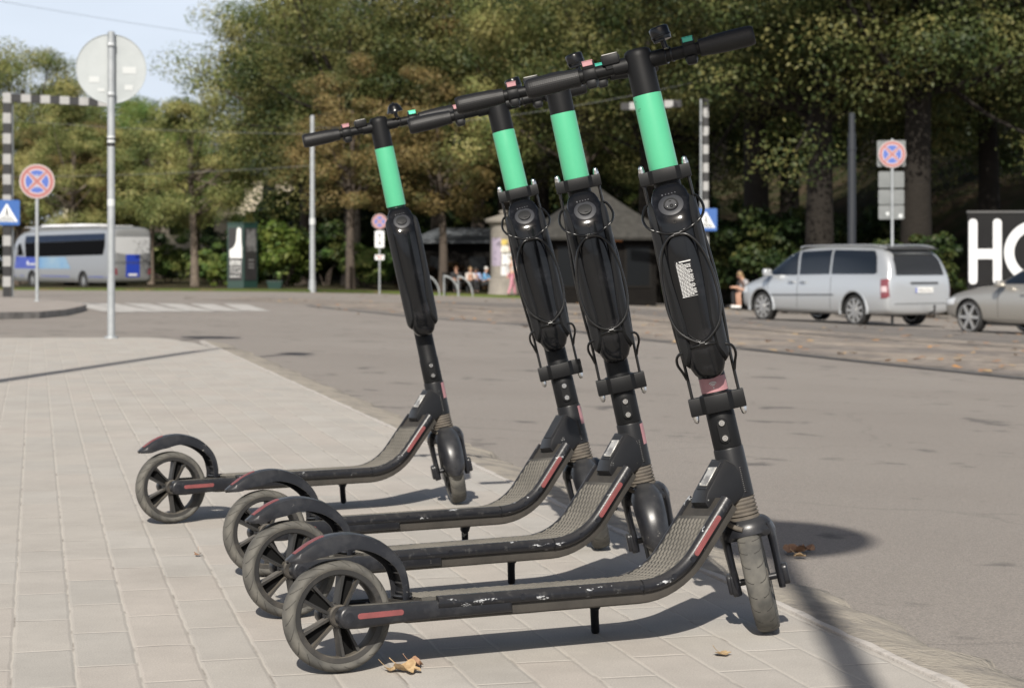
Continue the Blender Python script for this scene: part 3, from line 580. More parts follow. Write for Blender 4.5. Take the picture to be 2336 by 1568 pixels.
# --- battery pack on the rider's side of the stem
BT = np.array([.391, .3935, .398, .405, .416, .432, .455, .50, .56, .62, .688, .702, .713, .724, .735, .746, .756, .763, .766])
BW = np.array([.006, .0155, .0225, .028, .0325, .0352, .0365, .0372, .0378, .0382, .0385, .0385, .0383, .0377, .0364, .0338, .0290, .0215, .011])
BFx = np.array([.050, .060, .066, .071, .075, .0775, .079, .080, .081, .0818, .0815, .0782, .0715, .0635, .0558, .0490, .0435, .0390, .035])    # how far it stands out (towards the rider)
BB = .026
def bat_front(t, y):
    w = float(np.interp(t, BT, BW)); d = float(np.interp(t, BT, BFx)); k = min(1, abs(y) / w); return -(BB + (d - BB) * (1 - k ** 3.0) ** (1 / 2.2))
def me_battery():
    b = MB(); rings = []
    for t, w, d in zip(BT, BW, BFx):
        h = (d - BB) / 2; c = -(d + BB) / 2; rings.append([(c + math.copysign(abs(math.cos(a)) ** .72, math.cos(a)) * h, math.copysign(abs(math.sin(a)) ** .72, math.sin(a)) * w, t) for a in [2 * math.pi * i / 36 for i in range(36)]])
    b.loft(rings); return b.mesh('battery_pack', M_gloss, 60)
def me_cradle(sg):
    ts = np.linspace(.418, .738, 40); b = MB(); rings = []
    inn = lambda t: np.interp(t, [.418, .45, .50, .54, .58, .64, .70, .725, .738], [.0345, .0235, .0225, .026, .0292, .0308, .0322, .0338, .0385])
    for t in ts:
        w = float(np.interp(t, BT, BW)); d = float(np.interp(t, BT, BFx)); h = (d - BB) / 2; c = -(d + BB) / 2; yi = float(inn(t)); pts_o = []; pts_i = []
        a0 = math.asin(min(1, (yi / (w)) ** (1 / .72))); 
        edge_t = min(1, min(t - .418, .738 - t) / .012) ** .5
        for a in np.linspace(math.pi - a0, R(18), 12):
            def P(o): return ((c + math.copysign(abs(math.cos(a)) ** .72, math.cos(a)) * (h + o)), sg * abs(math.sin(a)) ** .72 * (w + o * 1.3), t)
            pts_o.append(P(.0012 + .0056 * edge_t)); pts_i.append(P(.0004))
        rings.append(pts_o + pts_i[::-1])
    b.loft(rings, True, True); return b.mesh('battery_cradle', M_cradle, 50)
def surf_frame(t, y=0):
    x = bat_front(t, y); dt = .003; n_ = Vector((bat_front(t - dt, y) - bat_front(t + dt, y), 0, 0)); tz = Vector((bat_front(t + dt, y) - bat_front(t - dt, y), 0, 2 * dt)).normalized(); out = Vector((-tz.z, 0, tz.x)); 
    M = Matrix.Identity(4); ax = Vector((0, -1, 0)); 
    for i in range(3): M[i][0] = ax[i]; M[i][1] = tz[i]; M[i][2] = out[i]; M[i][3] = (x, y, t)[i]
    return M                                           # x right (as the rider sees it), y up the pack, z out of it
def me_cover():
    b = MB(); M = surf_frame(.7265); b.lathe([(0, .0028), (.0132, .0028), (.0150, .0024), (.0157, .0012), (.0158, -.004)], 32, M @ Matrix.Scale(.86, 4, (0, 1, 0))); b.box((.002, -.0085, .0036), (.009, .0016, .0012), .0004, 1, M); return b.mesh('charge_port_cover', M_cradle, 40)
def me_halo():
    b = MB(); M = surf_frame(.7245); b.lathe([(.0142, .0006), (.0232, .0006), (.0240, .0), (.0142, -.001)], 36, M, closed=True); return b.mesh('cover_ring', mat('satin_ring', (.026, .027, .031), .5, spec=.38), 40)
def me_port():
    b = MB(); M = surf_frame(.7265); b.lathe([(.0108, .0012), (.0135, .0012), (.0142, 0), (.0138, -.004), (.0108, -.004)], 32, M, closed=True); b.lathe([(0, .0003), (.0106, .0003), (.0108, -.003)], 28, M, mi=1); b.lathe([(.0016, .0014), (.0036, .0014), (.0036, 0), (.0016, 0)], 16, M @ T(.001, -.005, .0004), closed=True, mi=2)
    for x in (-.0068, .0085): b.ball((x, -.0055, .001), .0017, M, 3, 10, 6)
    b.box((-.0005, .0062, .001), (.0045, .0016, .001), .0003, 1, M, 2); return b.mesh('charge_port', [M_cradle, mat('port_well', (.028, .029, .032), .5), M_matte, M_steel], 40)
def me_leds():
    b = MB()
    for i, x in enumerate((-.0125, -.006, 0, .006, .012)):
        M = surf_frame(.7455 + .0002 * i); b.lathe([(.0, .0008), (.0011 if i else .0016, .0008), (.0013 if i else .0019, 0)], 12, M @ T(x, 0, 0))
    return b.mesh('charge_lights', mat('led_off', (.05, .052, .058), .3), 40)
def me_hole(t):
    b = MB(); M = surf_frame(t); b.lathe([(.0022, .0008), (.0040, .0008), (.0044, 0), (.0022, -.003)], 18, M, closed=True); b.lathe([(0, .0004), (.0024, .0004)], 18, M, mi=1); return b.mesh('screw_hole', [M_gloss, mat('hole_dark', (.002, .002, .002), .9)], 40)
def me_warnlabel():
    M = surf_frame(.585) @ Matrix.Translation((0, 0, .0012)); b = MB(); b.box((-.002, 0, 0), (.030, .070, .0006), 0, M=M, mi=1); rng = random.Random(4)
    y = .030; b.prism([(-.0145, .0297), (-.0115, .0297), (-.013, .0325)], .0004, .0008, 'z', M=M); b.box((.002, .0315, .0006), (.022, .0018, .0003), M=M)
    while y > -.032:
        y -= .00245; x = -.0155
        w_end = rng.uniform(-.004, .0115) if rng.random() < .4 else .0122
        while x < w_end - .001:
            w = min(rng.uniform(.0018, .0052), w_end - x); b.box((x + w / 2, y, .0006), (w, .0011, .0003), M=M); x += w + .0007
    b.box((-.002, -.0342, .0006), (.029, .0005, .0003), M=M); return b.mesh('warning_label', [M_whitetx, mat('label_black', (.008, .008, .009), .2)], 0)
# --- clamps and cables
def me_clamp(w, d, h, t):
    hw = w / 2; e = .012; poly = [(-.008, hw), (-.026, hw), (-.026, .031), (-.034, .022), (-.036, .008), (-.036, -.008), (-.034, -.022), (-.026, -.031), (-.026, -hw), (-.008, -hw), (-.008, -.034), (.020, -.030), (.030, -.012), (.030, .012), (.020, .030), (-.008, .034)]
    b = MB(); b.prism(poly, t - h / 2, t + h / 2, 'z', .0022, 2); return b.mesh('clamp', M_matte, 30)
def me_nut():
    b = MB(); b.lathe([(.0062, 0), (.0062, .006), (.0052, .0066), (.0052, .008), (.005, .011), (.0036, .0138), (.0016, .0152), (0, .0154)], 12); return b.mesh('acorn_nut', M_steel, 40)
def me_cable(seed):
    r = random.Random(seed); j = lambda a: r.uniform(-a, a); b = MB(); fr = lambda t, y, o=.0045: bat_front(t, min(abs(y), .036)) - o
    for sg in (-1, 1): # rods between the clamps
        b.tube([(-.018, .043 * sg, .775), (-.018, .0435 * sg, .73), (-.022, .047 * sg, .66), (-.024, .050 * sg + j(.002), .58), (-.022, .0485 * sg, .50), (-.020, .045 * sg, .44), (-.018, .0445 * sg, .395), (-.017, .0445 * sg, .34)], .0031, 8, smooth=5)
    tl = .672 + j(.004)
    top = [(-.018, .044, .735), (-.026, .052, .728), (-.048, .058, .708), (-.072, .050, .690), (fr(.676, .03, .008), .030, .678), (fr(tl, .012), .012, tl + .001), (fr(tl, 0) - .001, 0, tl), (fr(tl, .012), -.012, tl + .001), (fr(.676, .03, .008), -.030, .678), (-.072, -.050, .690), (-.048, -.058, .708), (-.026, -.052, .728), (-.018, -.044, .735)]
    b.tube(top, .0027, 8, smooth=5); lo = .466 + j(.004)
    ovl = [(fr(tl, 0), 0, tl - .004), (-.0868, .018, .664), (-.0855, .035, .642), (-.0825, .0455, .605), (-.0805, .0492 + j(.001), .565), (-.0805, .0485, .53), (-.0825, .0415, .498), (-.0845, .024, .476), (fr(lo, 0), 0, lo), (-.0845, -.024, .476), (-.0825, -.0415, .498), (-.0805, -.0485, .53), (-.0805, -.0492, .565), (-.0825, -.0455, .605), (-.0855, -.035, .642), (-.0868, -.018, .664)]
    b.tube(ovl, .0029, 8, True, smooth=5)
    low = [(-.022, .046, .398), (-.030, .050, .412), (-.048, .0555, .430), (-.066, .051, .446), (fr(.455, .03, .008), .032, .454), (fr(lo - .006, .014), .014, lo - .005), (fr(lo, 0) - .001, 0, lo - .005), (fr(lo - .006, .014), -.014, lo - .005), (fr(.455, .03, .008), -.032, .454), (-.066, -.051, .446), (-.048, -.0555, .430), (-.030, -.050, .412), (-.022, -.046, .398)]
    b.tube(low, .0027, 8, smooth=5); b.cyl((fr(tl, 0) - .001, -.006, tl - .002), (fr(tl, 0) - .001, .006, tl - .002), .0044, n=8); b.cyl((fr(lo, 0) - .001, -.005, lo - .002), (fr(lo, 0) - .001, .005, lo - .002), .0042, n=8)
    return b.mesh('lock_cable', M_wire, 50)
# --- fork
def me_bellows():
    pr = [(.0245, .112), (.0300, .1125), (.0300, .122)]
    for k in range(5): z = .1235 + k * .0072; pr += [(.0262, z), (.0298 - k * .0003, z + .0024), (.0298 - k * .0003, z + .0042), (.0262, z + .0062)]
    pr += [(.0272, .160), (.0282, .161), (.0282, .168), (.0245, .1685)]
    b = MB(); b.lathe(pr, 32); return b.mesh('fork_bellows', M_bellow, 55)
def me_fork():
    b = MB(); b.loft([oval(.028, .029, .1185), oval(.035, .038, .1165), oval(.041, .0455, .110), oval(.0445, .0505, .101), oval(.0455, .0535, .090), oval(.036, .0535, .082)])
    for sg in (-1, 1):
        ring = lambda x, y, z, hx, hy: [(x + hx * math.cos(a) * 1.0, y + hy * math.sin(a), z) for a in [2 * math.pi * i / 14 for i in range(14)]]
        b.loft([ring(0, .0400 * sg, .104, .030, .0085), ring(0, .0435 * sg, .086, .025, .0088), ring(-.001, .0435 * sg, .06, .0185, .0078), ring(-.002, .0430 * sg, .03, .017, .0072), ring(-.001, .0425 * sg, .006, .018, .0078), ring(0, .0415 * sg, -.022, .0155, .0062)])
        b.prism(rrect(.032, .046, .010, 4, 0, -.001), sg * .044 - .004, sg * .044 + .008 * (1 if sg > 0 else 0) if sg > 0 else sg * .044 + .004, 'y', .002, 2)
        b.prism(rrect(.029, .040, .009, 4, 0, .001), (.046 if sg > 0 else -.0585), (.0585 if sg > 0 else -.046), 'y', .003, 2)
    b.cyl((0, -.045, 0), (0, .045, 0), .0065, n=14); return b.mesh('fork', M_plastic, 45)
def me_frontguard():
    b = MB(); rings = []
    for i, a in enumerate(np.linspace(R(62), R(184), 26)):
        f_ = i / 25; w = .0275 + .006 * math.sin(f_ * math.pi) if f_ < .9 else .0275 * (1 - ((f_ - .9) / .1) ** 2 * .45) + .0018; bul = .118 + .010 * math.sin(min(1, f_ * 1.1) * math.pi) ** 1.0
        sec = []
        for u in np.linspace(-1, 1, 13): sec.append((w * u, bul - (abs(u) ** 3) * .022))
        sec2 = [(y * .93, r_ - .004) for y, r_ in sec][::-1]
        rings.append([(r_ * math.cos(a), y, r_ * math.sin(a)) for y, r_ in sec + sec2])
    b.loft(rings, True, True); return b.mesh('front_mudguard', M_plastic, 55)
def me_kick():
    b = MB(); b.tube([(.530, .066, .083), (.5345, .085, .068)], [.0125, .0115], 12); b.tube([(.533, .082, .074), (.542, .102, .048), (.556, .130, .0175)], [.0088, .0082, .0082], 12); b.ball((.556, .130, .0200), (.0086, .0086, .006), u=10, v=6); return b.mesh('kickstand', M_black, 50)

def make_scooter(i, pos, hd, lean, steer, label, guard=True, clamps=True, port=False, dome=False, warn=False, brown_hose=False):
    sc = thing('electric_scooter', label, 'scooter', (pos[0], pos[1], .0015), group='rental scooters parked in a row', rot=(-R(lean), 0, R(hd)))
    add = lambda key, fn, par=sc, M=None, name=None: link(name or key, cached(key, fn), par, M)
    dk = add('deck', me_deck); add('deck_mat', me_deck_mat, dk)
    for sg in (-1, 1):
        sr = add('side_rail%d' % sg, lambda: me_siderail(sg), sc, None, 'side_rail'); add('rail_joint%d' % sg, lambda: me_joint(sg), sr, None, 'rail_joint'); add('bendreflector%d' % sg, lambda: me_bendreflector(sg), sr, None, 'reflector')
        ra = add('rear_arm%d' % sg, lambda: me_reararm(sg), sc, None, 'rear_arm'); add('reflector%d' % sg, lambda: me_reflector(sg), ra, None, 'reflector')
    fd = add('rear_mudguard', me_fender); add('tailstrip', me_tailstrip, fd, None, 'red_reflector_strip')
    def wheel(r, name, M):
        if 'w%g' % r not in CACHE: CACHE['w%g' % r] = wheel_meshes(r, '')
        ty, rm = CACHE['w%g' % r]; w = link(name, rm, sc, M); link('tyre', ty, w); return w
    wheel(.095, 'rear_wheel', T(0, 0, .095))
    nk = add('neck', me_neck)
    if i != 2: add('metal_plate', me_plate, nk)
    F = FM; ht = add('head_tube', me_headtube, sc, F)
    if i != 4: add('hsticker', me_hsticker, ht, None, 'pink_sticker')
    add('kickstand', me_kick)
    S = FM @ Rot(R(steer), 'Z')
    add('fork_bellows', me_bellows, sc, F @ Rot(R(steer), 'Z')); add('fork', me_fork, sc, S)
    wheel(.1, 'front_wheel', S @ Rot(R(33 * i), 'Y'))
    if guard: add('front_mudguard', me_frontguard, sc, S)
    ls = add('stem_tube', me_lowerstem, sc, S); hp = add('hinge_plate', me_screwplate, ls)
    for z in (.276, .305): add('screw', me_screw, hp, T(-.0308, 0, z) @ Rot(R(-90), 'Y'))
    add('green_sleeve', me_green, sc, S); add('stem_cap', me_cap, sc, S); hb = add('handlebar', me_bar, sc, S)
    for sg in (1, -1):
        add('grip%d' % sg, lambda: me_grip(sg), sc, S @ T(0, .116 * sg, HB), 'grip')
        lv = add('lever%d' % sg, lambda: me_lever(sg), sc, S @ T(0, .096 * sg - (.002 if sg < 0 else 0), HB), 'lever_clamp')
        lb = add('lab%s' % ('p' if sg > 0 else 'tm'[dome]), lambda: me_lvlabel(M_pink if sg > 0 else (M_mint if dome else M_teal)), lv, None, 'colour_label'); add('white_arrow', me_arrow, lv)
    dsp = add('display_unit', me_display, sc, S @ T(-.004, .052, HB + .017)); add('display_window', me_displaytop, dsp)
    bl = add('bell%d' % dome, lambda: me_bell(dome), sc, S @ T(-.003, -.052, HB + .030) @ (Rot(R(-8), 'X') if not dome else Rot(R(-4), 'X')), 'bell')
    add('bell_strap', me_bellstrap, bl, T(.003, 0, -.030))
    bat = add('battery_pack', me_battery, sc, S)
    for sg in (1, -1): add('cradle%d' % sg, lambda: me_cradle(sg), sc, S, 'battery_cradle')
    add('cover_ring', me_halo, bat); add('charge_lights', me_leds, bat)
    add('charge_port', me_port, bat) if port else add('charge_port_cover', me_cover, bat)
    add('hole1', lambda: me_hole(.692), bat, None, 'screw_hole'); 
    if not clamps: add('hole2', lambda: me_hole(.455), bat, None, 'screw_hole')
    if warn: add('warning_label', me_warnlabel, bat)
    if clamps:
        up = add('clamp_up', lambda: me_clamp(.098, 0, .026, .783), sc, S, 'clamp'); lo = add('clamp_lo', lambda: me_clamp(.106, 0, .034, .343), sc, S, 'clamp')
        for sg in (1, -1): add('acorn_nut', me_nut, up, T(-.017, .042 * sg, .795)); add('acorn_nut', me_nut, lo, T(-.017, .0455 * sg, .327) @ Rot(R(180), 'X'))
        link('lock_cable', me_cable(i), sc, S)
    # brake hose from the neck into the fork crown
    e = S @ Vector((-.030, .006, .110)); e1 = S @ Vector((-.043, .004, .125)); p0 = Vector((.728, -.018, .238)); b = MB()
    b.tube([S @ Vector(q) for q in ((-.004, .030, .172), (-.008, .0355, .158), (-.014, .0385, .140), (-.026, .034, .122), (-.040, .020, .110), (-.0455, .006, .103))], .0046, 10, smooth=5)
    if brown_hose:
        for k in range(16): pass
    b.build('brake_hose', M_bellow if i != 2 else M_black, sc)
    if port: # wireless sticker below the battery
        b = MB(); rr = [[(-.0262 * math.cos(a), .0262 * math.sin(a), z) for a in np.linspace(R(-75), R(75), 16)] for z in (.364, .392)]; b.loft(rr, False, False); st = b.build('wireless_sticker', M_pink, sc, S, 60)
        b = MB(); 
        for k, r_ in enumerate((.0035, .0065, .0095)): b.tube([(-.0268 + .0002 * (r_ * math.sin(a)) - .0004, r_ * math.sin(a), .374 + r_ * math.cos(a)) for a in np.linspace(R(-45), R(45), 9)], .0009, 6)
        b.ball((-.0268, 0, .3725), .0014); b.build('wireless_symbol', M_whitetx, st)
    return sc
SC = [(1, (-.907, 5.140), 28.7, 4.0, 70, 'black scooter with mint green stem and no cable on its battery, farthest from the camera', True, False, False, True, False),
      (2, (-.546, 4.291), 27.2, 7.2, 64, 'second farthest black scooter with mint green stem, cable round its battery, no white deck chips', True, True, False, False, False),
      (3, (-.435, 3.796), 27.3, 4.7, 63, 'black scooter with mint green stem and white-chipped deck edge, directly behind the nearest scooter', True, True, False, False, False),
      (4, (-.296, 3.295), 24.2, 6.3, 58, 'nearest black scooter with mint green stem, white text label on battery and bare front tyre', False, True, True, False, True)]
for a in SC: make_scooter(*a)

# ================================================================== signs, posts, street furniture
M_galv = mat('galvanised_steel', (.36, .38, .39), .45, .35, var=(6, (.28, .30, .31), .4, .7), bump=(90, .1, .001))
M_signback = mat('sign_back_grey', (.36, .385, .39), .6, spec=.25, var=(4, (.31, .335, .34), .4, .7)); M_sticker = mat('white_sticker', (.47, .49, .49), .6)
M_signback_shaded = mat('shaded_sign_back', (.15, .16, .16), .6, var=(4, (.12, .13, .13), .4, .7)); M_stk2 = mat('weathered_sticker', (.42, .44, .44), .6); M_sred = mat('sign_red', (.30, .115, .108), .55); M_sblue = mat('sign_blue', (.06, .11, .36), .5); M_swhite = mat('sign_white', (.45, .38, .38), .55); M_ywhite = mat('sign_plain_white', (.66, .68, .68), .5)  # darker grey of the plate backs: tree shade is put into the colour
M_pblue = mat('crossing_blue', (.028, .095, .30), .45); M_sblack = mat('sign_black', (.02, .02, .022), .5)
M_stb = mat('stripe_black', (.014, .014, .015), .55); M_stw = mat('stripe_white', (.30, .30, .295), .6, var=(5, (.25, .25, .245), .4, .7))
def disc(b, r, y0, y1, mi=0, n=48, c=(0, 0)): b.cyl((c[0], y0, c[1]), (c[0], y1, c[1]), r, n=n, mi=mi)
def sector(b, r, a0, a1, y0, y1, mi, inset=.022):
    am = (a0 + a1) / 2; o = (inset * math.cos(R(am)), inset * math.sin(R(am)))
    h = (a1 - a0) / 2 - math.degrees(math.asin(min(.9, inset * .55 / r))); p = [(o[0] * 1.25, o[1] * 1.25)] + [(r * math.cos(R(a)), r * math.sin(R(a))) for a in np.linspace(am - h, am + h, 12)]
    b.prism(p, y0, y1, 'y', mi=mi)
def nostop_face(parent, z, r=.3, y=0):
    """no-stopping sign: red ring and cross on blue, faces -y"""
    b = MB(); disc(b, r, y + .002, y + .006); p = b.build('sign_disc', M_signback, parent, T(0, 0, z), 40)
    b = MB(); disc(b, r * .985, y - .001, y + .001, 0); b.build('red_ring', M_sred, p)
    b = MB()
    for a in (45, 135, 225, 315): sector(b, r * .735, a + 45 - 44.9, a + 45 + 44.9, y - .003, y - .001, 0, r * .10)
    b.build('white_outline', M_swhite, p, smooth=0)
    b = MB()
    for a in (45, 135, 225, 315): sector(b, r * .665, a + 45 - 44.9, a + 45 + 44.9, y - .005, y - .003, 0, r * .17)
    b.build('blue_field', M_sblue, p, smooth=0)
    b = MB(); b.lathe([(r * .985, -.0016), (r * .935, -.0016)], 48, T(0, y, 0) @ Rot(R(90), 'X') @ Matrix.Scale(-1, 4, (0, 0, 1))); b.build('white_outline', M_swhite, p, smooth=0)
    return p
def pole(parent, h, r, m=None, name='pole', z0=-.3):
    b = MB(); b.cyl((0, 0, z0), (0, 0, h), r, r, 18); b.ball((0, 0, h), (r, r, r * .5), u=16, v=6); b.cyl((0, 0, 0), (0, 0, .02), r * 1.9, r * 1.5, 18); return b.build(name, m or M_galv, parent)
def band(parent, z, r, h=.035):
    b = MB(); b.cyl((0, 0, z - h / 2), (0, 0, z + h / 2), r + .004, n=18); b.box((0, -r - .006, z), (.05, .014, h * .8), .003); return b.build('clamp_band', M_galv, parent)
def face_cam(p, extra=0): return math.atan2(p.y, p.x) - math.pi / 2 + R(extra)

# round sign seen from behind, at the far edge of the footway
p = pav(254, 771); s = thing('round_sign', 'back of a round grey road sign on a tall galvanised pole at the footway edge', 'sign', p, face_cam(p, 0))
pole(s, 2.655, .0325); b = MB(); b.lathe([(0, -.004), (.294, -.004), (.300, -.012), (.303, -.010), (.303, 0), (.296, .002), (0, .002)], 64, T(0, .036, 2.345) @ Rot(R(90), 'X') @ Rot(R(180), 'X')); sd = b.build('sign_disc', M_signback, s)
for x, z, w, h in ((.155, 2.345 - .01, .115, .06), (.150, 2.185, .07, .045), (-.145, 2.25, .085, .055), (-.085, 2.16, .06, .03)): bb = MB(); bb.box((x, .0325 if False else .0385 - .009, z), (w, .002, h)); bb.build('sticker', M_stk2, sd)
band(s, 2.55, .033); band(s, 2.12, .033)
for z, h in ((1.66, .10), (1.15, .06)):
    b = MB(); b.cyl((0, 0, z), (0, 0, z + h), .0335, n=18); b.build('sticker', M_sticker, s)
b = MB(); b.cyl((0, 0, 1.665), (0, 0, 1.70), .0341, n=18); b.cyl((0, 0, 1.725), (0, 0, 1.74), .0341, n=18); b.build('sticker', M_sblack, s)

# no stopping signs
p = at(85, 696); p.z += .07; s = thing('no_stopping_sign', 'round no stopping sign in faded red and blue on the paved island at left', 'sign', p, face_cam(p), group='no stopping signs'); d = p.y / KY
hz = (696 - 423) * d / F0; pole(s, hz + .1, .03); nostop_face(s, hz, .30 * d / 20.8 if False else 39 * d / F0, -.036); band(s, hz + .1, .03); band(s, hz - .1, .03)
p = stand(866, 47); p.z += .08; s = thing('no_stopping_sign', 'round no stopping sign with white arrow plate below, in front of the park trees', 'sign', p, face_cam(p), group='no stopping signs')
hz = (668 - 506) * 47 / F0; pole(s, hz + .1, .032); nostop_face(s, hz, .30, -.04)
b = MB(); b.prism(rrect(.36, .66, .03), -.042, -.036, 'y'); q = b.build('arrow_plate', M_ywhite, s, T(0, 0, hz - .70), 0)
b = MB(); b.box((0, -.044, 0), (.035, .003, .30)); b.prism([(-.07, .13), (.07, .13), (0, .24)], -.0455, -.0425, 'y'); b.prism([(-.07, -.13), (.07, -.13), (0, -.24)], -.0455, -.0425, 'y'); b.build('double_arrow', M_sblack, q, smooth=0)
b = MB(); b.prism(rrect(.36, .20, .02), -.042, -.036, 'y'); q = b.build('small_plate', M_ywhite, s, T(0, 0, hz - 1.42), 0); b = MB(); b.box((0, -.044, .04), (.26, .003, .05)); b.box((0, -.044, -.04), (.22, .003, .035)); b.build('red_lettering', M_sred, q, smooth=0)
p = stand(2035, 26.2); s = thing('no_stopping_sign', 'round no stopping sign over grey plate backs, standing behind the silver van', 'sign', p, face_cam(p), group='no stopping signs'); d = 26.2
zz = lambda v: CAMH - (v - YH) * d / F0 - p.z
pole(s, zz(318), .03); nostop_face(s, zz(352), .30, -.042); b = MB(); b.prism(rrect(.62, .58, .03), .034, .040, 'y'); b.build('square_plate', M_signback_shaded, s, T(-.02, 0, zz(350)), 0)
for v0, v1 in ((391, 428), (432, 466), (468, 500)):
    b = MB(); b.prism(rrect(.56, (v1 - v0) * d / F0, .03), .034, .040, 'y'); q = b.build('plate_back', M_signback_shaded, s, T(-.02, 0, zz((v0 + v1) / 2)), 0)
    if v0 == 468: b = MB(); b.box((-.08, .0325, -.03), (.07, .002, .07)); b.box((.2, .0325, -.08), (.08, .002, .08)); b.build('sticker', M_sticker, q, smooth=0)
# striped signal posts with crossing signs
def crossing_sign(parent, z, y, w=.7):
    b = MB(); b.prism(rrect(w, w, .04), y, y + .006, 'y'); b.prism(rrect(w, w, .04), y + .001, y + .007, 'y') if False else None; q = b.build('crossing_plate', M_pblue, parent, T(0, 0, z), 0)
    b = MB(); b.prism([(-.42 * w, -.36 * w), (.42 * w, -.36 * w), (0, .37 * w)], y - .003, y - .0005, 'y'); b.build('white_triangle', M_ywhite, q, smooth=0)
    b = MB(); y0, y1 = y - .006, y - .0035
    for k in (-.24, -.12, 0, .12, .24): b.prism([((k - .03) * w * 1.1, -.34 * w), ((k + .03) * w * 1.1, -.34 * w), ((k * .72 + .02) * w, -.16 * w), ((k * .72 - .02) * w, -.16 * w)], y0, y1, 'y')
    b.cyl((.0, y0, .165 * w), (.0, y1, .165 * w), .035 * w, n=14); b.prism([(-.03 * w, .12 * w), (.035 * w, .12 * w), (.045 * w, -.01 * w), (.10 * w, -.15 * w), (.06 * w, -.155 * w), (.005 * w, -.04 * w), (-.05 * w, -.15 * w), (-.09 * w, -.14 * w), (-.03 * w, -.01 * w)], y0 - .0008, y1 - .0008, 'y')
    b.build('walking_figure', M_sblack, q, smooth=0)
def striped(b, p0, p1, w, period, M=None):
    p0 = Vector(p0); p1 = Vector(p1); n = int((p1 - p0).length / period * 2); 
    for i in range(n):
        a, c = p0.lerp(p1, i / n), p0.lerp(p1, (i + 1) / n); dz = abs(p1.z - p0.z) > .5 * (p1 - p0).length
        b.box(((a + c) / 2).to_tuple(), (w, w, (c - a).length) if dz else ((c - a).length, w * .9, w), mi=i % 2)
for u, d, vt, vb, arm, lab, sv, sx in ((16, 33, 212, 677, 2.75, 'black and white striped gantry post with crossing sign at the left edge of the photo', 485, .03),
                                ((1610), 37, 226, 692, -2.65, 'black and white striped gantry post with crossing sign behind the scooter handlebars', 501, .05)):
    p = stand(u, d); s = thing('striped_gantry', lab, 'signal post', p, face_cam(p), group='striped gantry posts'); z = lambda v: CAMH - (v - YH) * d / F0 - p.z; h = z(vt)
    b = MB(); striped(b, (0, 0, 0), (0, 0, h), .22 if arm > 0 else .17, .56); b.build('striped_post', [M_stb, M_stw], s, smooth=0)
    b = MB(); striped(b, (.12 if arm > 0 else -.75, 0, h - .13), (arm, 0, h - .22), .22, .52); b.build('striped_arm', [M_stb, M_stw], s, smooth=0)
    b = MB(); b.cyl((-.15 if arm < 0 else .15, .05, 0), (-.15 if arm < 0 else .15, .05, h), .035, n=12); b.build('conduit', M_galv, s)
    crossing_sign(s, z(sv), -.16)
# tram pole and dark pole
p = stand(713, 47); s = thing('tram_pole', 'slim pale grey metal pole rising in front of the left trees', 'pole', p, group='overhead wire poles'); h = (667 - 266) * 47 / F0
b = MB(); b.cyl((0, 0, -.3), (0, 0, h), .115, .085, 20); b.ball((0, 0, h), (.085, .085, .05)); b.build('pole', M_galv, s); b = MB(); b.cyl((0, 0, 0), (0, 0, .5), .15, .135, 20); b.build('base_sleeve', M_galv, s); b = MB(); b.cyl((0, -.005, h * .385), (0, -.005, h * .385 + .25), .118, n=20); b.build('paper_notice', M_sticker, s)
TRAM_TOP = p + Vector((0, 0, h))
p = stand(1943, 32); s = thing('tram_pole', 'thick dark grey metal pole behind the silver van', 'pole', p, group='overhead wire poles'); M_dkpole = mat('dark_pole_paint', (.018, .021, .026), .5)
b = MB(); b.cyl((0, 0, -.3), (0, 0, 5.0), .115, .105, 20); b.cyl((0, 0, 5.0), (0, 0, 5.55), .085, .08, 20); b.build('pole', M_dkpole, s); b = MB(); b.cyl((0, 0, 4.55), (0, 0, 4.62), .125, n=20); b.build('collar', M_dkpole, s); POLE2 = p + Vector((0, 0, 7.5))
M_wirecable = mat('overhead_cable', (.16, .165, .17), .5)
def cable(a, c, sag, lab, r=.007):
    a, c = Vector(a), Vector(c); b = MB(); b.tube([a.lerp(c, t) - Vector((0, 0, sag * 4 * t * (1 - t))) for t in np.linspace(0, 1, 24)], r, 6); tag(b.build('overhead_wire', M_wirecable), lab, 'wire', 'overhead tram wires')
cable(TRAM_TOP - Vector((0, 0, .7)), at(-200, 250, 60), .25, 'thin overhead wire running left from top of pale tram pole')
cable(TRAM_TOP - Vector((0, 0, .45)), at(1700, 160, 37), .5, 'thin overhead wire running right from top of pale tram pole')
cable(TRAM_TOP - Vector((0, 0, 1.95)), at(-200, 400, 55), .2, 'lower thin overhead wire running left from pale tram pole')
cable(at(-100, -15, 40), at(900, 130, 60), .2, 'faint thin wire crossing the sky at upper left')

# advertising pillar with two faces
M_pillar = mat('green_pillar_paint', (.013, .038, .031), .5); M_poster = mat('poster_black', (.028, .027, .028), .3); M_pwhite = mat('poster_white', (.66, .67, .66), .5); M_pgrey = mat('poster_grey', (.22, .22, .22), .4, var=(1.2, (.04, .04, .04), .4, .6))
p = stand(553, 55); d = 55; s = thing('advertising_pillar', 'dark green advertising pillar with black posters standing before the trees', 'advertising pillar', p, face_cam(p, 0)); H = (664 - 512) * d / F0; s['category'] = 'poster stand'
Mz = Rot(R(-38), 'Z'); W1, W2 = 1.12, 1.35
b = MB(); b.prism([(-.68, -.25), (.06, -.42), (.70, .10), (-.1, .45)], 0, H, 'z', .02, 1); b.prism([(-.72, -.27), (.06, -.46), (.75, .10), (-.1, .5)], H, H + .07, 'z', .02, 1); b.prism([(-.70, -.26), (.06, -.44), (.72, .10), (-.1, .47)], -.1, .12, 'z', .01, 1); b.build('pillar_body', M_pillar, s, smooth=0)
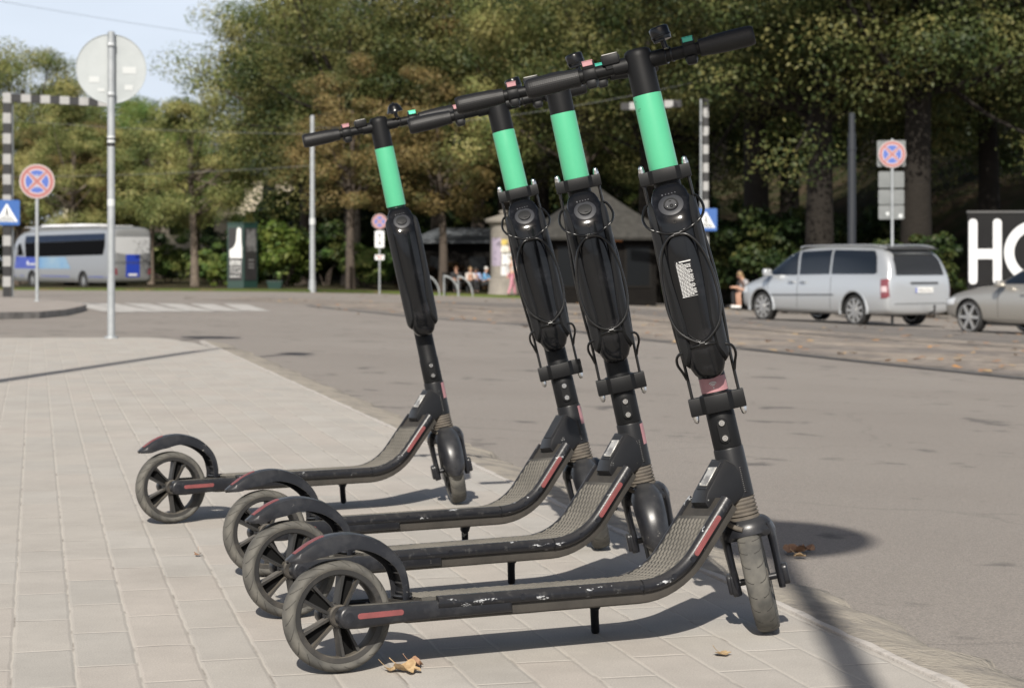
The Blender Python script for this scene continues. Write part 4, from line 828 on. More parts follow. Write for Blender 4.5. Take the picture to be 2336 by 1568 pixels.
def poster(A, B_, name, fn):
    A = Vector((*A, 0)); B_ = Vector((*B_, 0)); dx = (B_ - A).normalized(); w = (B_ - A).length; n_ = Vector((dx.y, -dx.x, 0)); M = Matrix.Identity(4)
    c = (A + B_) / 2 + n_ * .012
    for i in range(3): M[i][0] = dx[i]; M[i][1] = -n_[i]; M[i][2] = (0, 0, 1)[i]; M[i][3] = c[i]
    b = MB(); b.box((0, 0, H * .55), (w * .84, .016, H * .78)); q = b.build(name, M_poster, s, M, 0); fn(q, w)
def poster1(q, w):
    zb = H * .49; b = MB(); b.prism([(-.36 * w, zb), (.40 * w, zb), (.40 * w, zb + .5), (.36 * w, zb + .75), (.34 * w, zb + 1.35), (.22 * w, zb + 1.42), (.10 * w, zb + 1.35), (.04 * w, zb + .75), (-.10 * w, zb + .5), (-.36 * w, zb + .38)], -.0105, -.0085, 'y'); b.build('pale_tower_picture', M_pwhite, q, smooth=0)
    rng = random.Random(3); b = MB()
    for z, hh, k in ((.44, .09, 9), (.40, .10, 8), (.345, .05, 6), (.30, .04, 4), (.265, .03, 4), (.215, .06, 2)):
        x = -.34 * w
        while x < .34 * w: ww = rng.uniform(.04, .11); b.box((x + ww / 2, -.0095, H * z), (ww, .002, hh * rng.uniform(.7, 1.1))); x += ww + rng.uniform(.015, .05)
    b.build('white_print', M_pwhite, q, smooth=0)
def poster2(q, w):
    b = MB(); b.box((.03, -.0095, H * .76), (.7 * w, .002, H * .34)); b.build('grey_picture', M_pgrey, q, smooth=0); b = MB()
    for z in (.46, .40, .35): b.box((.02, -.0095, H * z), (.4 * w, .002, .05))
    b.build('white_print', mat('dim_print', (.20, .20, .20), .5), q, smooth=0)
poster((-.68, -.25), (.06, -.42), 'poster', poster1); poster((.06, -.42), (.70, .10), 'poster', poster2)
# round poster column
M_stone = mat('pale_column_stone', (.24, .22, .19), .85, var=(2.5, (.18, .165, .145), .4, .65), bump=(18, .4, .01))
p = stand(1148, 52); s = thing('poster_column', 'round stone poster column with a capped finial, pasted with colourful posters', 'poster column', p); H = (672 - 474) * 52 / F0
b = MB(); b.lathe([(0, 0), (.72, 0), (.72, .12), (.66, .2), (.62, .75), (.56, .8), (.56, H * .80), (.60, H * .82), (.62, H * .84), (.80, H * .86), (.84, H * .89), (.74, H * .90), (.44, H * .925), (.20, H * .945), (.12, H * .95), (.10, H * .96), (.19, H * .972), (.19, H * .985), (.09, H * .998), (0, H)], 40); b.build('column', M_stone, s, smooth=40)
for a0, a1, z0, z1, c in ((-150, -100, .36, .68, (.30, .26, .33)), (-96, -45, .37, .50, (.62, .62, .62)), (-100, -62, .52, .59, (.60, .58, .50)), (-98, -70, .60, .66, (.52, .40, .10)), (-60, -20, .54, .66, (.45, .14, .14)), (-42, -10, .36, .52, (.55, .28, .36)), (-100, -40, .25, .36, (.55, .55, .56))):
    b = MB(); b.loft([[(.567 * math.cos(R(a)), .567 * math.sin(R(a)), H * z) for a in np.linspace(a0, a1, 8)] for z in (z0, z1)], False, False); q = b.build('poster', mat('poster_paper', c, .7, var=(5, tuple(x * .4 for x in c), .55, .6)), s)
# bicycle racks
for k, u in enumerate((988, 1032, 1064)):
    p = stand(u, 50); s = thing('bicycle_rack', ['leftmost of three curved steel bicycle racks at the park edge', 'middle of three curved steel bicycle racks at the park edge', 'rightmost curved steel bicycle rack, beside the seated people'][k], 'bike rack', p, 0, 'steel bicycle racks')
    b = MB(); b.cyl((-.35, 0, -.1), (-.35, 0, .88), .03, n=10); b.build('post', M_galv, s); b = MB(); b.tube([(-.35, 0, .86)] + [(-.35 + .62 * math.sin(R(a)), 0, .84 * math.cos(R(a))) for a in range(6, 91, 7)] + [(.27, 0, -.1)], .033, 10); b.build('hoop', M_galv, s)
# litter bin
p = stand(628, 52); s = thing('litter_bin', 'small tapered dark green litter bin at the grass edge', 'bin', p); b = MB(); b.loft([[(x * .24, y * .2, .02) for x, y in ((-1, -1), (1, -1), (1, 1), (-1, 1))], [(x * .34, y * .26, .42) for x, y in ((-1, -1), (1, -1), (1, 1), (-1, 1))]]); b.build('bin_body', M_pillar, s, smooth=0); b = MB(); b.box((0, 0, .43), (.72, .56, .05), .01); b.build('rim', M_pillar, s)
for sx in (-.15, .15):
    b = MB(); b.cyl((sx, 0, -.1), (sx, 0, .05), .03, n=8); b.build('leg', M_pillar, s)

# ---- kiosk, pavilion, distant house, fence
M_dkwall = mat('dark_timber', (.007, .0063, .0058), .85, spec=.1, var=(3, (.010, .009, .008), .4, .7)); M_slate = mat('slate_roof', (.085, .095, .105), .6, var=(4, (.13, .14, .15), .4, .7)); M_shingle = mat('grey_shingle', (.038, .037, .034), .85, spec=.15, var=(5, (.06, .058, .053), .4, .7), bump=(14, .6, .02)); M_glassd = mat('dark_glass', (.008, .009, .010), .2, spec=.2)
p = stand(1050, 60); s = thing('park_kiosk', 'low dark kiosk with a slate hipped roof behind the bicycle racks', 'kiosk', p, R(-4))
b = MB(); b.box((0, 2, 1.3), (4.2, 4, 2.6)); b.build('wall', M_dkwall, s, smooth=0)
b = MB(); b.loft([[(-2.7, -.55, 2.55), (2.7, -.55, 2.55), (2.7, 4.5, 2.55), (-2.7, 4.5, 2.55)], [(-2.7, -.55, 2.68), (2.7, -.55, 2.68), (2.7, 4.5, 2.68), (-2.7, 4.5, 2.68)], [(-1.3, 1.7, 3.35), (1.3, 1.7, 3.35), (1.3, 2.3, 3.35), (-1.3, 2.3, 3.35)]]); b.build('roof', M_slate, s, smooth=0)
for x in (-1.1, .9): b = MB(); b.box((x, -.01, 1.35), (1.0, .06, 1.2)); w = b.build('window', M_dkwall, s, smooth=0); bb = MB(); bb.box((x, -.045, 1.35), (.85, .02, 1.05)); bb.build('pane', M_glassd, w, smooth=0)
p = stand(1355, 42); s = thing('park_pavilion', 'dark pavilion with a tall grey tent roof, behind the scooters', 'pavilion', p, R(8)); 
Z = lambda v: CAMH - (v - YH) * 42 / F0 - p.z
b = MB(); ez, az = Z(542), Z(425); rr = []
for k, t in ((1.0, 0), (.98, .04), (.72, .30), (.45, .56), (.22, .80), (.04, 1.0)): rr.append([(2.35 * k * x, 2.35 * k * y, ez + (az - ez) * t) for x, y in ((-1, -1), (1, -1), (1, 1), (-1, 1))])
b.loft([[(2.3 * x, 2.3 * y, ez - .1) for x, y in ((-1, -1), (1, -1), (1, 1), (-1, 1))]] + rr); b.build('roof', M_shingle, s, smooth=0)
b = MB(); b.box((0, 0, (ez - .1) / 2), (3.7, 3.7, ez - .1)); b.build('wall', M_dkwall, s, smooth=0)
for k in range(3):
    b = MB(); b.box((-1.2 + 1.2 * k, -1.86, 1.35), (.95, .06, 1.5)); w = b.build('window', mat('pavilion_frame', (.012, .011, .010), .7, spec=.1), s, smooth=0)
    bb = MB(); bb.box((-1.2 + 1.2 * k, -1.895, 1.35), (.8, .02, 1.35)); bb.build('pane', M_glassd, w, smooth=0)
M_amber = mat('amber_panel', (.45, .16, .03), .5); b = MB(); b.box((-.3, -1.88, 2.3), (1.9, .05, .22)); b.build('amber_panel', M_amber, s, smooth=0)
M_cream = mat('cream_plaster', (.52, .46, .35), .85, var=(1.5, (.44, .39, .30), .4, .7))
for u, d, w, h, lab in ((500, 100, 26, 9, 'cream plastered house glimpsed between the left trees'), (900, 105, 15, 12, 'pale cream house showing in specks between the central trees')):
    p = stand(u, d); s = thing('distant_house', lab, 'house', p, R(4)); b = MB(); b.box((0, 5, h / 2), (w, 10, h)); b.build('wall', M_cream, s, smooth=0); b = MB(); b.prism([(-.6, h), (10.6, h), (5, h + 3.5)], -w / 2 - .4, w / 2 + .4, 'x'); b.build('roof', M_slate, s, smooth=0)
    for i in range(int(w // 2.6)):
        for z in np.arange(1.8, h - 1, 3.0): b = MB(); b.box((-w / 2 + 1.6 + i * 2.6, -.02, z), (1.1, .08, 1.6)); b.build('window', M_glassd, s, smooth=0)
p0 = stand(300, 74); s = thing('park_fence', 'dark iron railing fence along the park behind the coach', 'fence', p0, R(-2)); M_iron = mat('dark_iron', (.02, .022, .022), .5)
b = MB()
for z in (.25, 1.25): b.box((8, 0, z), (34, .05, .05))
b.build('rail', M_iron, s, smooth=0); b = MB()
for k in range(150): b.box((-9 + k * .227, .0, .75), (.025, .025, 1.4))
q = b.build('bars', M_iron, s, smooth=0)
# black hoarding with big white letters
M_hoard = mat('hoarding_black', (.008, .008, .0085), .7, spec=.2, var=(2, (.011, .011, .0115), .4, .7)); M_hwhite = mat('hoarding_white', (.60, .61, .62), .6)
d = 29.5; p = stand(2207, d); s = thing('hoarding', 'black hoarding wall with large white rounded letters HO at the right edge', 'wall', p, R(-8)); Z = lambda v: CAMH - (v - YH) * d / F0 - p.z
b = MB(); b.box((2.3, .06, (Z(486) - .3) / 2), (4.6, .10, Z(486) + .3)); b.build('panel', M_hoard, s, smooth=0); b = MB(); b.box((2.3, .06, Z(486) + .03), (4.64, .16, .05)); b.build('coping', mat('coping_grey', (.08, .08, .08), .7), s, smooth=0)
zt, zb = Z(499), Z(648); r_ = .105
def stroke(b, pts, r): b.tube([(x, 0, z) for x, z in pts], r, 12, M=Matrix.Scale(.12, 4, (0, 1, 0)))
b = MB(); x0, x1 = .13, .72
for x in (x0, x1): b.prism(rrect(.21, zt - zb, .10, 6, x, (zt + zb) / 2), -.02, .012, 'y')
zm = Z(579); b.prism(rrect(x1 - x0 + .1, .25, .02, 2, (x0 + x1) / 2, zm), -.0185, .0125, 'y'); b.build('letter_h', M_hwhite, s, smooth=0)
b = MB(); cx, cz, ro = 1.68, (zt + zb) / 2 - .02, (zt - zb) / 2 - .02; b.lathe([(ro, -.02), (ro, .012), (ro - .24, .012), (ro - .24, -.02)], 48, T(cx, 0, cz) @ Rot(R(90), 'X'), closed=True); b.build('letter_o', M_hwhite, s)

# ================================================================== vehicles
def carpaint(name, c, flake=.25): return mat(name, c, .28, .55, spec=.5, coat=.6, bump=(3, .03, .01))
M_silver = carpaint('silver_paint', (.50, .52, .535)); M_champ = carpaint('champagne_paint', (.36, .345, .315)); M_vglass = mat('vehicle_glass', (.010, .013, .018), .06, spec=.7, coat=.3); M_tint = mat('tinted_rear_glass', (.022, .023, .024), .12, spec=.6)
M_vtyre = mat('car_tyre', (.018, .018, .018), .75); M_alloy = mat('alloy_wheel', (.55, .55, .54), .25, .8); M_under = mat('underbody', (.008, .008, .008), .9); M_tail = mat('tail_lamp_red', (.17, .045, .055), .15, coat=.5); M_tailw = mat('tail_lamp_clear', (.55, .42, .43), .2, coat=.4); M_chrome = mat('chrome', (.7, .7, .7), .12, 1.0); M_plw = mat('number_plate_white', (.66, .66, .64), .5); M_plb = mat('plate_blue_strip', (.05, .10, .42), .5); M_seam = mat('panel_seam', (.05, .052, .055), .6); M_head = mat('headlamp', (.6, .62, .64), .1, coat=.6)
def body_mesh(stations, name, mats, wheels, r_arch, width, sub=2):
    """skin through half sections; wheel wells are cut out; returns mesh and a tree to lay details on"""
    b = MB(); rings = []
    for x, sec in stations: rings.append([(x, y, z) for y, z in sec] + [(x, -y, z) for y, z in sec[::-1]])
    b.loft(rings, True, True); me = b.mesh(name, mats, 0); o = link(name, me); m = o.modifiers.new('s', 'SUBSURF'); m.levels = sub; m.render_levels = sub; tmp = []
    for x, z in wheels:
        for sg in (-1, 1):
            c = MB(); c.cyl((x, sg * (width / 2 - .26), z), (x, sg * (width / 2 + .3), z), r_arch, n=40); w = link('cut', c.mesh('cut', [M_under], 0)); tmp.append(w); k = o.modifiers.new('b', 'BOOLEAN'); k.object = w; k.operation = 'DIFFERENCE'; k.solver = 'EXACT'; k.material_mode = 'TRANSFER'; k.use_self = True
    bpy.context.view_layer.update(); dg = bpy.context.evaluated_depsgraph_get(); out = bpy.data.meshes.new_from_object(o.evaluated_get(dg)); out.name = name
    for w in tmp: bpy.data.objects.remove(w)
    bpy.data.objects.remove(o)
    out.polygons.foreach_set('use_smooth', [True] * len(out.polygons)); out.set_sharp_from_angle(angle=R(38))
    bvh = BVHTree.FromPolygons([v.co.copy() for v in out.vertices], [tuple(p.vertices) for p in out.polygons])
    return out, bvh
def decal(bvh, poly, axis, sg, name, m, parent, off=.006, cuts=10, thick=None):
    """panel following the body: polygon given in the (x,z) side view or (y,z) end view"""
    bm = bmesh.new(); f = bm.faces.new([bm.verts.new((p[0], 0, p[1])) for p in poly]); xs_ = [p[0] for p in poly]; zs_ = [p[1] for p in poly]
    for k in range(1, cuts):
        for lo, hi, no in ((min(xs_), max(xs_), (1, 0, 0)), (min(zs_), max(zs_), (0, 0, 1))):
            t = lo + (hi - lo) * k / cuts; bmesh.ops.bisect_plane(bm, geom=list(bm.verts) + list(bm.edges) + list(bm.faces), plane_co=(t, 0, 0) if no[0] else (0, 0, t), plane_no=no)
    far = 20.0
    for v in bm.verts:
        if axis == 'y': o_, d_ = Vector((v.co.x, sg * far, v.co.z)), Vector((0, -sg, 0))
        else: o_, d_ = Vector((sg * far, v.co.x, v.co.z)), Vector((-sg, 0, 0))
        h = bvh.ray_cast(o_, d_)
        v.co = (h[0] + Vector(h[1]) * 0 - d_ * off) if h[0] else (o_ + d_ * far - d_ * .9)
    b = MB(); b.bm(bm); return b.build(name, m, parent, smooth=60)
def wheel(parent, x, y, r, sg, rim_r, spokes=8, tyw=.21, name='wheel'):
    w = link(name, None, parent, T(x, y, r)); w.empty_display_size = .1
    b = MB(); b.lathe([(rim_r, -tyw / 2), (r - .03, -tyw / 2), (r, -tyw / 2 + .03), (r, tyw / 2 - .03), (r - .03, tyw / 2), (rim_r, tyw / 2)], 40, Rot(R(90), 'X'), closed=True); b.build('tyre', M_vtyre, w)
    b = MB(); b.lathe([(rim_r, .10), (rim_r, -.10), (rim_r - .02, -.10), (rim_r - .03, .06)], 40, Rot(R(90), 'X'), closed=True); fy = sg * tyw * .40
    for k in range(spokes): a = 2 * math.pi * k / spokes; b.loft([[(.05, fy - .015, -.035), (.05, fy + .015, -.035), (.05, fy + .015, .035), (.05, fy - .015, .035)], [(rim_r - .01, fy - .015, -.028), (rim_r - .01, fy + .015, -.028), (rim_r - .01, fy + .015, .028), (rim_r - .01, fy - .015, .028)]], True, True, Rot(a, 'Y'))
    b.cyl((0, fy - .02, 0), (0, fy + .022, 0), .065, n=20); b.build('rim', M_alloy, w); b = MB(); b.cyl((0, -.07, 0), (0, .05 * sg, 0), rim_r - .03, n=28); b.build('brake_disc', M_under, w)
def hw_sec(z0, zs, zb, zr, wb, w, wr, roofc):
    """half section from sill to roof centre"""
    return [(0, z0), (wb, z0), (w * .985, z0 + .12), (w, zs), (w * .995, (zs + zb) / 2), (w * .965, zb), (wr + (w * .965 - wr) * .42, zb + (zr - zb) * .55), (wr, zr - min(.07, (zr - zb) * .3)), (wr * .80, zr), (0, zr + roofc)]
# ---- silver van; x runs forward, origin under the rear axle
def make_van():
    p = Vector((8.21, 42.35, 0)); hd = R(122.5); q = p + Vector((math.cos(hd), math.sin(hd), 0)) * 3.08; za, zb_ = g(p.x, p.y), g(q.x, q.y); pitch = math.atan2(za - zb_, 3.08)
    v = thing('parked_van', 'silver minivan with dark windows parked beside the tram track, tailgate towards us', 'van', (p.x, p.y, za), rot=(0, pitch, hd)); w = .985
    st = []
    for x, z0, zb, zr, ww, wr, rc in ((-1.06, .42, .86, .99, .80, .68, .01), (-1.03, .30, 1.00, 1.16, .92, .80, .01), (-.95, .27, 1.05, 1.42, .955, .77, .02), (-.78, .25, 1.07, 1.655, .975, .76, .03), (-.55, .24, 1.075, 1.71, .98, .77, .03), (-.1, .23, 1.08, 1.74, w, .775, .03), (.5, .22, 1.06, 1.75, w, .79, .03), (1.4, .22, 1.04, 1.745, w, .785, .03), (2.0, .22, 1.01, 1.70, w, .77, .03), (2.4, .22, .99, 1.56, w, .755, .03), (2.8, .23, .975, 1.32, .98, .75, .03), (3.12, .24, .96, 1.12, .975, .76, .03), (3.35, .25, .93, 1.02, .965, .72, .04), (3.7, .27, .86, .93, .93, .66, .04), (3.93, .31, .72, .80, .84, .58, .03), (4.04, .40, .58, .66, .66, .48, .02)):
        st.append((x, hw_sec(z0, min(.62, z0 + .35), zb, zr, ww * .93, ww, wr, rc)))
    me, bv = body_mesh(st, 'body', [M_silver, M_under], ((0, .345), (3.08, .345)), .405, 1.97); body = link('body', me, v)
    z = lambda x: 0
    for sg in (1, -1): # left side is towards us (+y)
        decal(bv, [(2.99, 1.075), (2.62, 1.335), (2.30, 1.54), (2.06, 1.60), (1.98, 1.60), (1.86, 1.10), (1.9, 1.085)], 'y', sg, 'front_window', M_vglass, v)
        decal(bv, [(1.80, 1.095), (1.90, 1.61), (.86, 1.655), (.80, 1.12)], 'y', sg, 'sliding_door_window', M_vglass, v)
        decal(bv, [(.74, 1.12), (.80, 1.655), (-.42, 1.645), (-.50, 1.60), (-.58, 1.50), (-.68, 1.17), (-.60, 1.14)], 'y', sg, 'rear_side_window', M_vglass, v)
        for x in (1.83, .73, 2.86): decal(bv, [(x - .006, .36), (x + .006, .36), (x + .006, 1.06), (x - .006, 1.06)], 'y', sg, 'door_seam', M_seam, v, .003)
        decal(bv, [(.62, .66), (2.72, .61), (2.72, .635), (.62, .685)], 'y', sg, 'rub_strip', M_seam, v, .012)
        decal(bv, [(-.75, 1.09), (2.0, 1.05), (2.0, 1.062), (-.75, 1.102)], 'y', sg, 'chrome_strip', M_chrome, v, .008) if False else None
        for x in (2.02, 1.62): b = MB(); b.box((x, sg * 1.0, .935), (.19, .03, .035), .01); b.build('door_handle', M_chrome, v)
        decal(bv, [(-.86, .62), (-.82, 1.03), (-1.01, 1.05), (-1.04, .64)], 'y', sg, 'tail_lamp', M_tail, v, .012, 6)
        lamp = decal(bv, [(-.875, .76), (-.86, .88), (-.99, .89), (-1.01, .77)], 'y', sg, 'tail_lamp_lens', M_tailw, v, .018, 4)
        b = MB(); b.box((2.72, sg * 1.10, 1.13), (.12, .22, .17), .04, 3); b.box((2.75, sg * .98, 1.08), (.07, .12, .05), .02); b.build('side_mirror', M_silver, v); decal(bv, [(3.62, .66), (3.66, .80), (3.9, .74), (3.93, .62)], 'y', sg, 'headlamp', M_head, v, .01, 5)
        for x in (0, 3.08):
            b = MB(); b.tube([(x + .43 * math.cos(R(a)), sg * (.975 - .012), .345 + .43 * math.sin(R(a))) for a in range(-12, 193, 8)], .028, 8, M=None); b.build('wheel_arch_lip', M_silver, v); wheel(v, x, sg * .83, .345, sg, .262, 9)
        b = MB(); b.tube([(2.0, sg * .70, 1.67), (1.8, sg * .70, 1.735), (0, sg * .70, 1.765), (-.55, sg * .70, 1.745), (-.75, sg * .70, 1.70)], .014, 8, smooth=3); b.build('roof_rail', M_silver, v)
    decal(bv, [(-.70, 1.12), (.70, 1.12), (.66, 1.46), (.58, 1.58), (-.58, 1.58), (-.66, 1.46)], 'x', -1, 'rear_window', M_tint, v, .008)
    decal(bv, [(-.60, 1.62), (.60, 1.62), (.58, 1.70), (-.58, 1.70)], 'x', -1, 'spoiler', M_seam, v, .03) if False else None
    b = MB(); b.loft([[(-.60, y, 1.735), (-.60, y, 1.69), (-.90, y, 1.665), (-.91, y, 1.685)] for y in (-.66, -.3, .3, .66)]); b.build('rear_spoiler', M_seam, v)
    decal(bv, [(-.50, .93), (.30, .93), (.30, .975), (-.50, .975)], 'x', -1, 'chrome_handle_bar', M_seam, v, .02); pl = decal(bv, [(-.34, .74), (.18, .74), (.18, .86), (-.34, .86)], 'x', -1, 'number_plate', M_plw, v, .022, 3); decal(bv, [(.13, .745), (.175, .745), (.175, .855), (.13, .855)], 'x', -1, 'plate_blue_strip', M_plb, v, .026, 2)
    decal(bv, [(-.34 + .08 * k + .05, .77) for k in range(0)] or [(-.30, .77), (.10, .77), (.10, .83), (-.30, .83)], 'x', -1, 'plate_characters', mat('plate_grey_text', (.30, .30, .30), .6, var=(45, (.66, .66, .64), .45, .55)), v, .026, 2)
    decal(bv, [(-.93, .50), (.93, .50), (.93, .515), (-.93, .515)], 'x', -1, 'bumper_seam', M_seam, v, .004)
    b = MB(); b.cyl((-1.05, -.25, .30), (-1.22, -.25, .34), .02, n=10); b.cyl((-1.22, -.25, .34), (-1.22, -.25, .43), .02, n=10); b.ball((-1.22, -.25, .45), .03); b.build('tow_bar', M_under, v)
make_van()
def make_sedan():
    hd = R(122.5); f = Vector((9.62, 38.0, 0)); p = f - Vector((math.cos(hd), math.sin(hd), 0)) * 2.8; za, zf = g(p.x, p.y), g(f.x, f.y)
    v = thing('parked_car', 'champagne grey saloon car parked behind the van, cut by the right edge', 'car', (p.x, p.y, za), rot=(0, math.atan2(za - zf, 2.8), hd)); st = []
    for x, z0, zb, zr, ww, wr, rc in ((-1.05, .40, .78, .86, .72, .60, .01), (-.98, .28, .90, .97, .84, .70, .01), (-.6, .24, .95, 1.03, .89, .72, .02), (-.2, .22, .96, 1.20, .91, .66, .02), (.2, .21, .955, 1.37, .915, .60, .02), (.8, .20, .945, 1.45, .915, .59, .02), (1.4, .20, .93, 1.43, .915, .60, .02), (1.75, .20, .915, 1.28, .915, .63, .02), (2.1, .20, .90, 1.06, .91, .68, .03), (2.35, .21, .88, .955, .91, .68, .04), (2.9, .22, .82, .90, .90, .66, .04), (3.3, .25, .74, .82, .86, .62, .035), (3.55, .30, .62, .72, .77, .55, .02), (3.66, .40, .55, .62, .60, .42, .01)): st.append((x, hw_sec(z0, z0 + .33, zb, zr, ww * .93, ww, wr, rc)))
    me, bv = body_mesh(st, 'body', [M_champ, M_under], ((0, .325), (2.8, .325)), .375, 1.83); link('body', me, v)
    for sg in (1, -1):
        decal(bv, [(2.06, .985), (1.70, 1.20), (1.42, 1.32), (1.14, 1.355), (1.08, 1.0)], 'y', sg, 'front_window', M_vglass, v); decal(bv, [(1.03, 1.0), (1.08, 1.36), (.5, 1.35), (.1, 1.24), (-.12, 1.04)], 'y', sg, 'rear_side_window', M_vglass, v)
        for x in (2.02, 1.05): decal(bv, [(x - .005, .34), (x + .005, .34), (x + .005, .95), (x - .005, .95)], 'y', sg, 'door_seam', M_seam, v, .003)
        b = MB(); b.box((1.86, sg * 1.02, .99), (.12, .20, .13), .035, 3); b.box((1.88, sg * .92, .95), (.06, .12, .04), .015); b.build('side_mirror', M_champ, v); decal(bv, [(3.20, .56), (3.16, .70), (3.46, .64), (3.56, .54)], 'y', sg, 'headlamp', M_head, v, .008, 5)
        for x in (0, 2.8): wheel(v, x, sg * .78, .325, sg, .268, 6)
        decal(bv, [(.35, .27), (2.42, .25), (2.42, .285), (.35, .305)], 'y', sg, 'sill_trim', M_chrome, v, .01)
        b = MB(); b.box((1.35, sg * .925, .80), (.17, .03, .03), .01); b.build('door_handle', M_champ, v)
make_sedan()
# ---- coach
def make_coach():
    A = Vector((-21.66, 104.3, 0)); hd = math.atan2(9.11, -7.80); f = Vector((math.cos(hd), math.sin(hd), 0)); rt = Vector((math.sin(hd), -math.cos(hd), 0)); p = A + rt * 1.275; z0 = g(p.x, p.y) + .02
    z0 = CAMH - (661 - YH) * 65 / F0
    v = thing('parked_coach', 'silver and blue touring coach with black side windows parked before the trees', 'coach', (p.x, p.y, z0), hd); L, W, H = 12.0, 1.275, 3.5
    M_cs = carpaint('coach_silver', (.36, .37, .38)); M_cb = mat('coach_blue', (.022, .050, .34), .3, coat=.4); M_cl = mat('coach_light_blue', (.10, .25, .46), .3, coat=.4, var=(.5, (.22, .33, .42), .35, .7)); M_cglass = mat('coach_dark_glass', (.003, .003, .0035), .5, spec=.03); M_cw = mat('coach_roof_white', (.62, .63, .65), .5); st = []
    for x, za, zr, w in ((-.06, .75, 3.0, 1.05), (0, .45, 3.32, 1.20), (.25, .38, 3.46, 1.26), (1, .36, H, W), (4, .36, H, W), (9, .36, H - .02, W), (10.6, .36, H - .12, W), (11.4, .36, H - .45, 1.25), (11.8, .40, 2.6, 1.2), (12.0, .55, 1.9, 1.1)):
        st.append((x, [(0, za), (w * .96, za), (w, za + .08), (w, za + .5), (w, 1.3), (w * .995, 2.0), (w * .985, zr - .35), (w * .955, zr - .14), (w * .80, zr), (0, zr + .02)]))
    me, bv = body_mesh(st, 'body', [M_cs, M_under], ((3.2, .5), (9.3, .5)), .56, 2.55, 1); link('body', me, v)
    for sg in (1, -1):
        decal(bv, [(.95, 1.92), (.75, 2.35), (.72, 2.75), (10.2, 2.62), (10.1, 1.86), (9.95, 1.80)], 'y', sg, 'side_window', M_cglass, v, .01); decal(bv, [(.72, 2.76), (.74, 3.10), (10.1, 3.02), (10.2, 2.63)], 'y', sg, 'dark_window_band', mat('coach_band', (.014, .024, .050), .4, spec=.1), v, .01)
        decal(bv, [(10.35, 1.9), (10.75, 2.62), (11.1, 2.5), (11.15, 1.9)], 'y', sg, 'driver_window', M_cglass, v, .012); decal(bv, [(8.4, 1.15), (8.4, 1.78), (11.35, 1.84), (11.6, 1.15)], 'y', sg, 'blue_panel', M_cb, v, .008); decal(bv, [(4.6, 1.15), (5.2, 1.80), (8.4, 1.80), (8.4, 1.15)], 'y', sg, 'light_blue_panel', M_cl, v, .008)
        decal(bv, [(.3, .70), (11.5, .70), (11.5, .745), (.3, .745)], 'y', sg, 'blue_line', M_cb, v, .008)
        for x, n_ in ((3.2, 0), (9.3, 0)): wheel(v, x, sg * 1.10, .5, sg, .30, 8, .28)
        wheel(v, 1.95, sg * 1.10, .5, sg, .30, 8, .28) if False else None
    decal(bv, [(-1.12, 1.05), (1.12, 1.05), (1.1, 3.0), (-1.1, 3.0)], 'x', -1, 'engine_cover', M_cs, v, .006, 6); decal(bv, [(-1.05, 2.05), (-.3, 1.93), (.3, 1.93), (1.05, 2.05), (1.05, 2.9), (-1.05, 2.9)], 'x', -1, 'rear_panel', mat('coach_rear_grey', (.42, .43, .44), .25, coat=.3), v, .012, 6)
    decal(bv, [(-.42, .72), (.42, .72), (.42, 1.95), (-.42, 1.95)], 'x', -1, 'blue_rear_stripe', M_cb, v, .014, 5); decal(bv, [(-1.1, 1.44), (1.1, 1.44), (1.1, 1.47), (-1.1, 1.47)], 'x', -1, 'grille_line', M_seam, v, .018, 3); decal(bv, [(-1.1, 1.52), (1.1, 1.52), (1.1, 1.55), (-1.1, 1.55)], 'x', -1, 'grille_line', M_seam, v, .018, 3)
    decal(bv, [(-.27, .79), (.27, .79), (.27, .90), (-.27, .90)], 'x', -1, 'number_plate', M_plw, v, .02, 2)
    for y in (-1, 1): decal(bv, [(y * 1.08, .85), (y * 1.14, 1.2), (y * .96, 1.2), (y * .92, .85)], 'x', -1, 'tail_lamp', M_tail, v, .02, 3)
    for x in (5.2, 8.0): b = MB(); b.box((x, 0, H + .08), (2.0, 1.7, .16), .06); b.build('roof_unit', M_cw, v)
    b = MB(); b.box((6.2, 0, H + .02), (8.8, 2.15, .05), .02); b.build('roof_panel', M_cw, v)
    for y, s_, x, z in ((1.29, 'Senator'[:0], 0, 0),): pass
    b = MB(); rng = random.Random(5); pts = [(9.9 - .09 * k, 1.296, 1.40 + (.17 if k in (1,) else .05 * math.sin(k * 2.2))) for k in range(14)]; b.tube(pts, .022, 6, smooth=3); b.tube([(10.0, 1.296, 1.32), (8.8, 1.296, 1.36)], .012, 6); b.build('white_script', M_pwhite, v)
    b = MB(); b.tube([(11.6, W, 2.3), (12.0, W + .2, 2.4), (12.15, W + .25, 2.1)], .05, 8, smooth=3); b.box((12.15, W + .27, 1.85), (.12, .26, .5), .05); b.build('side_mirror', M_seam, v)
make_coach()

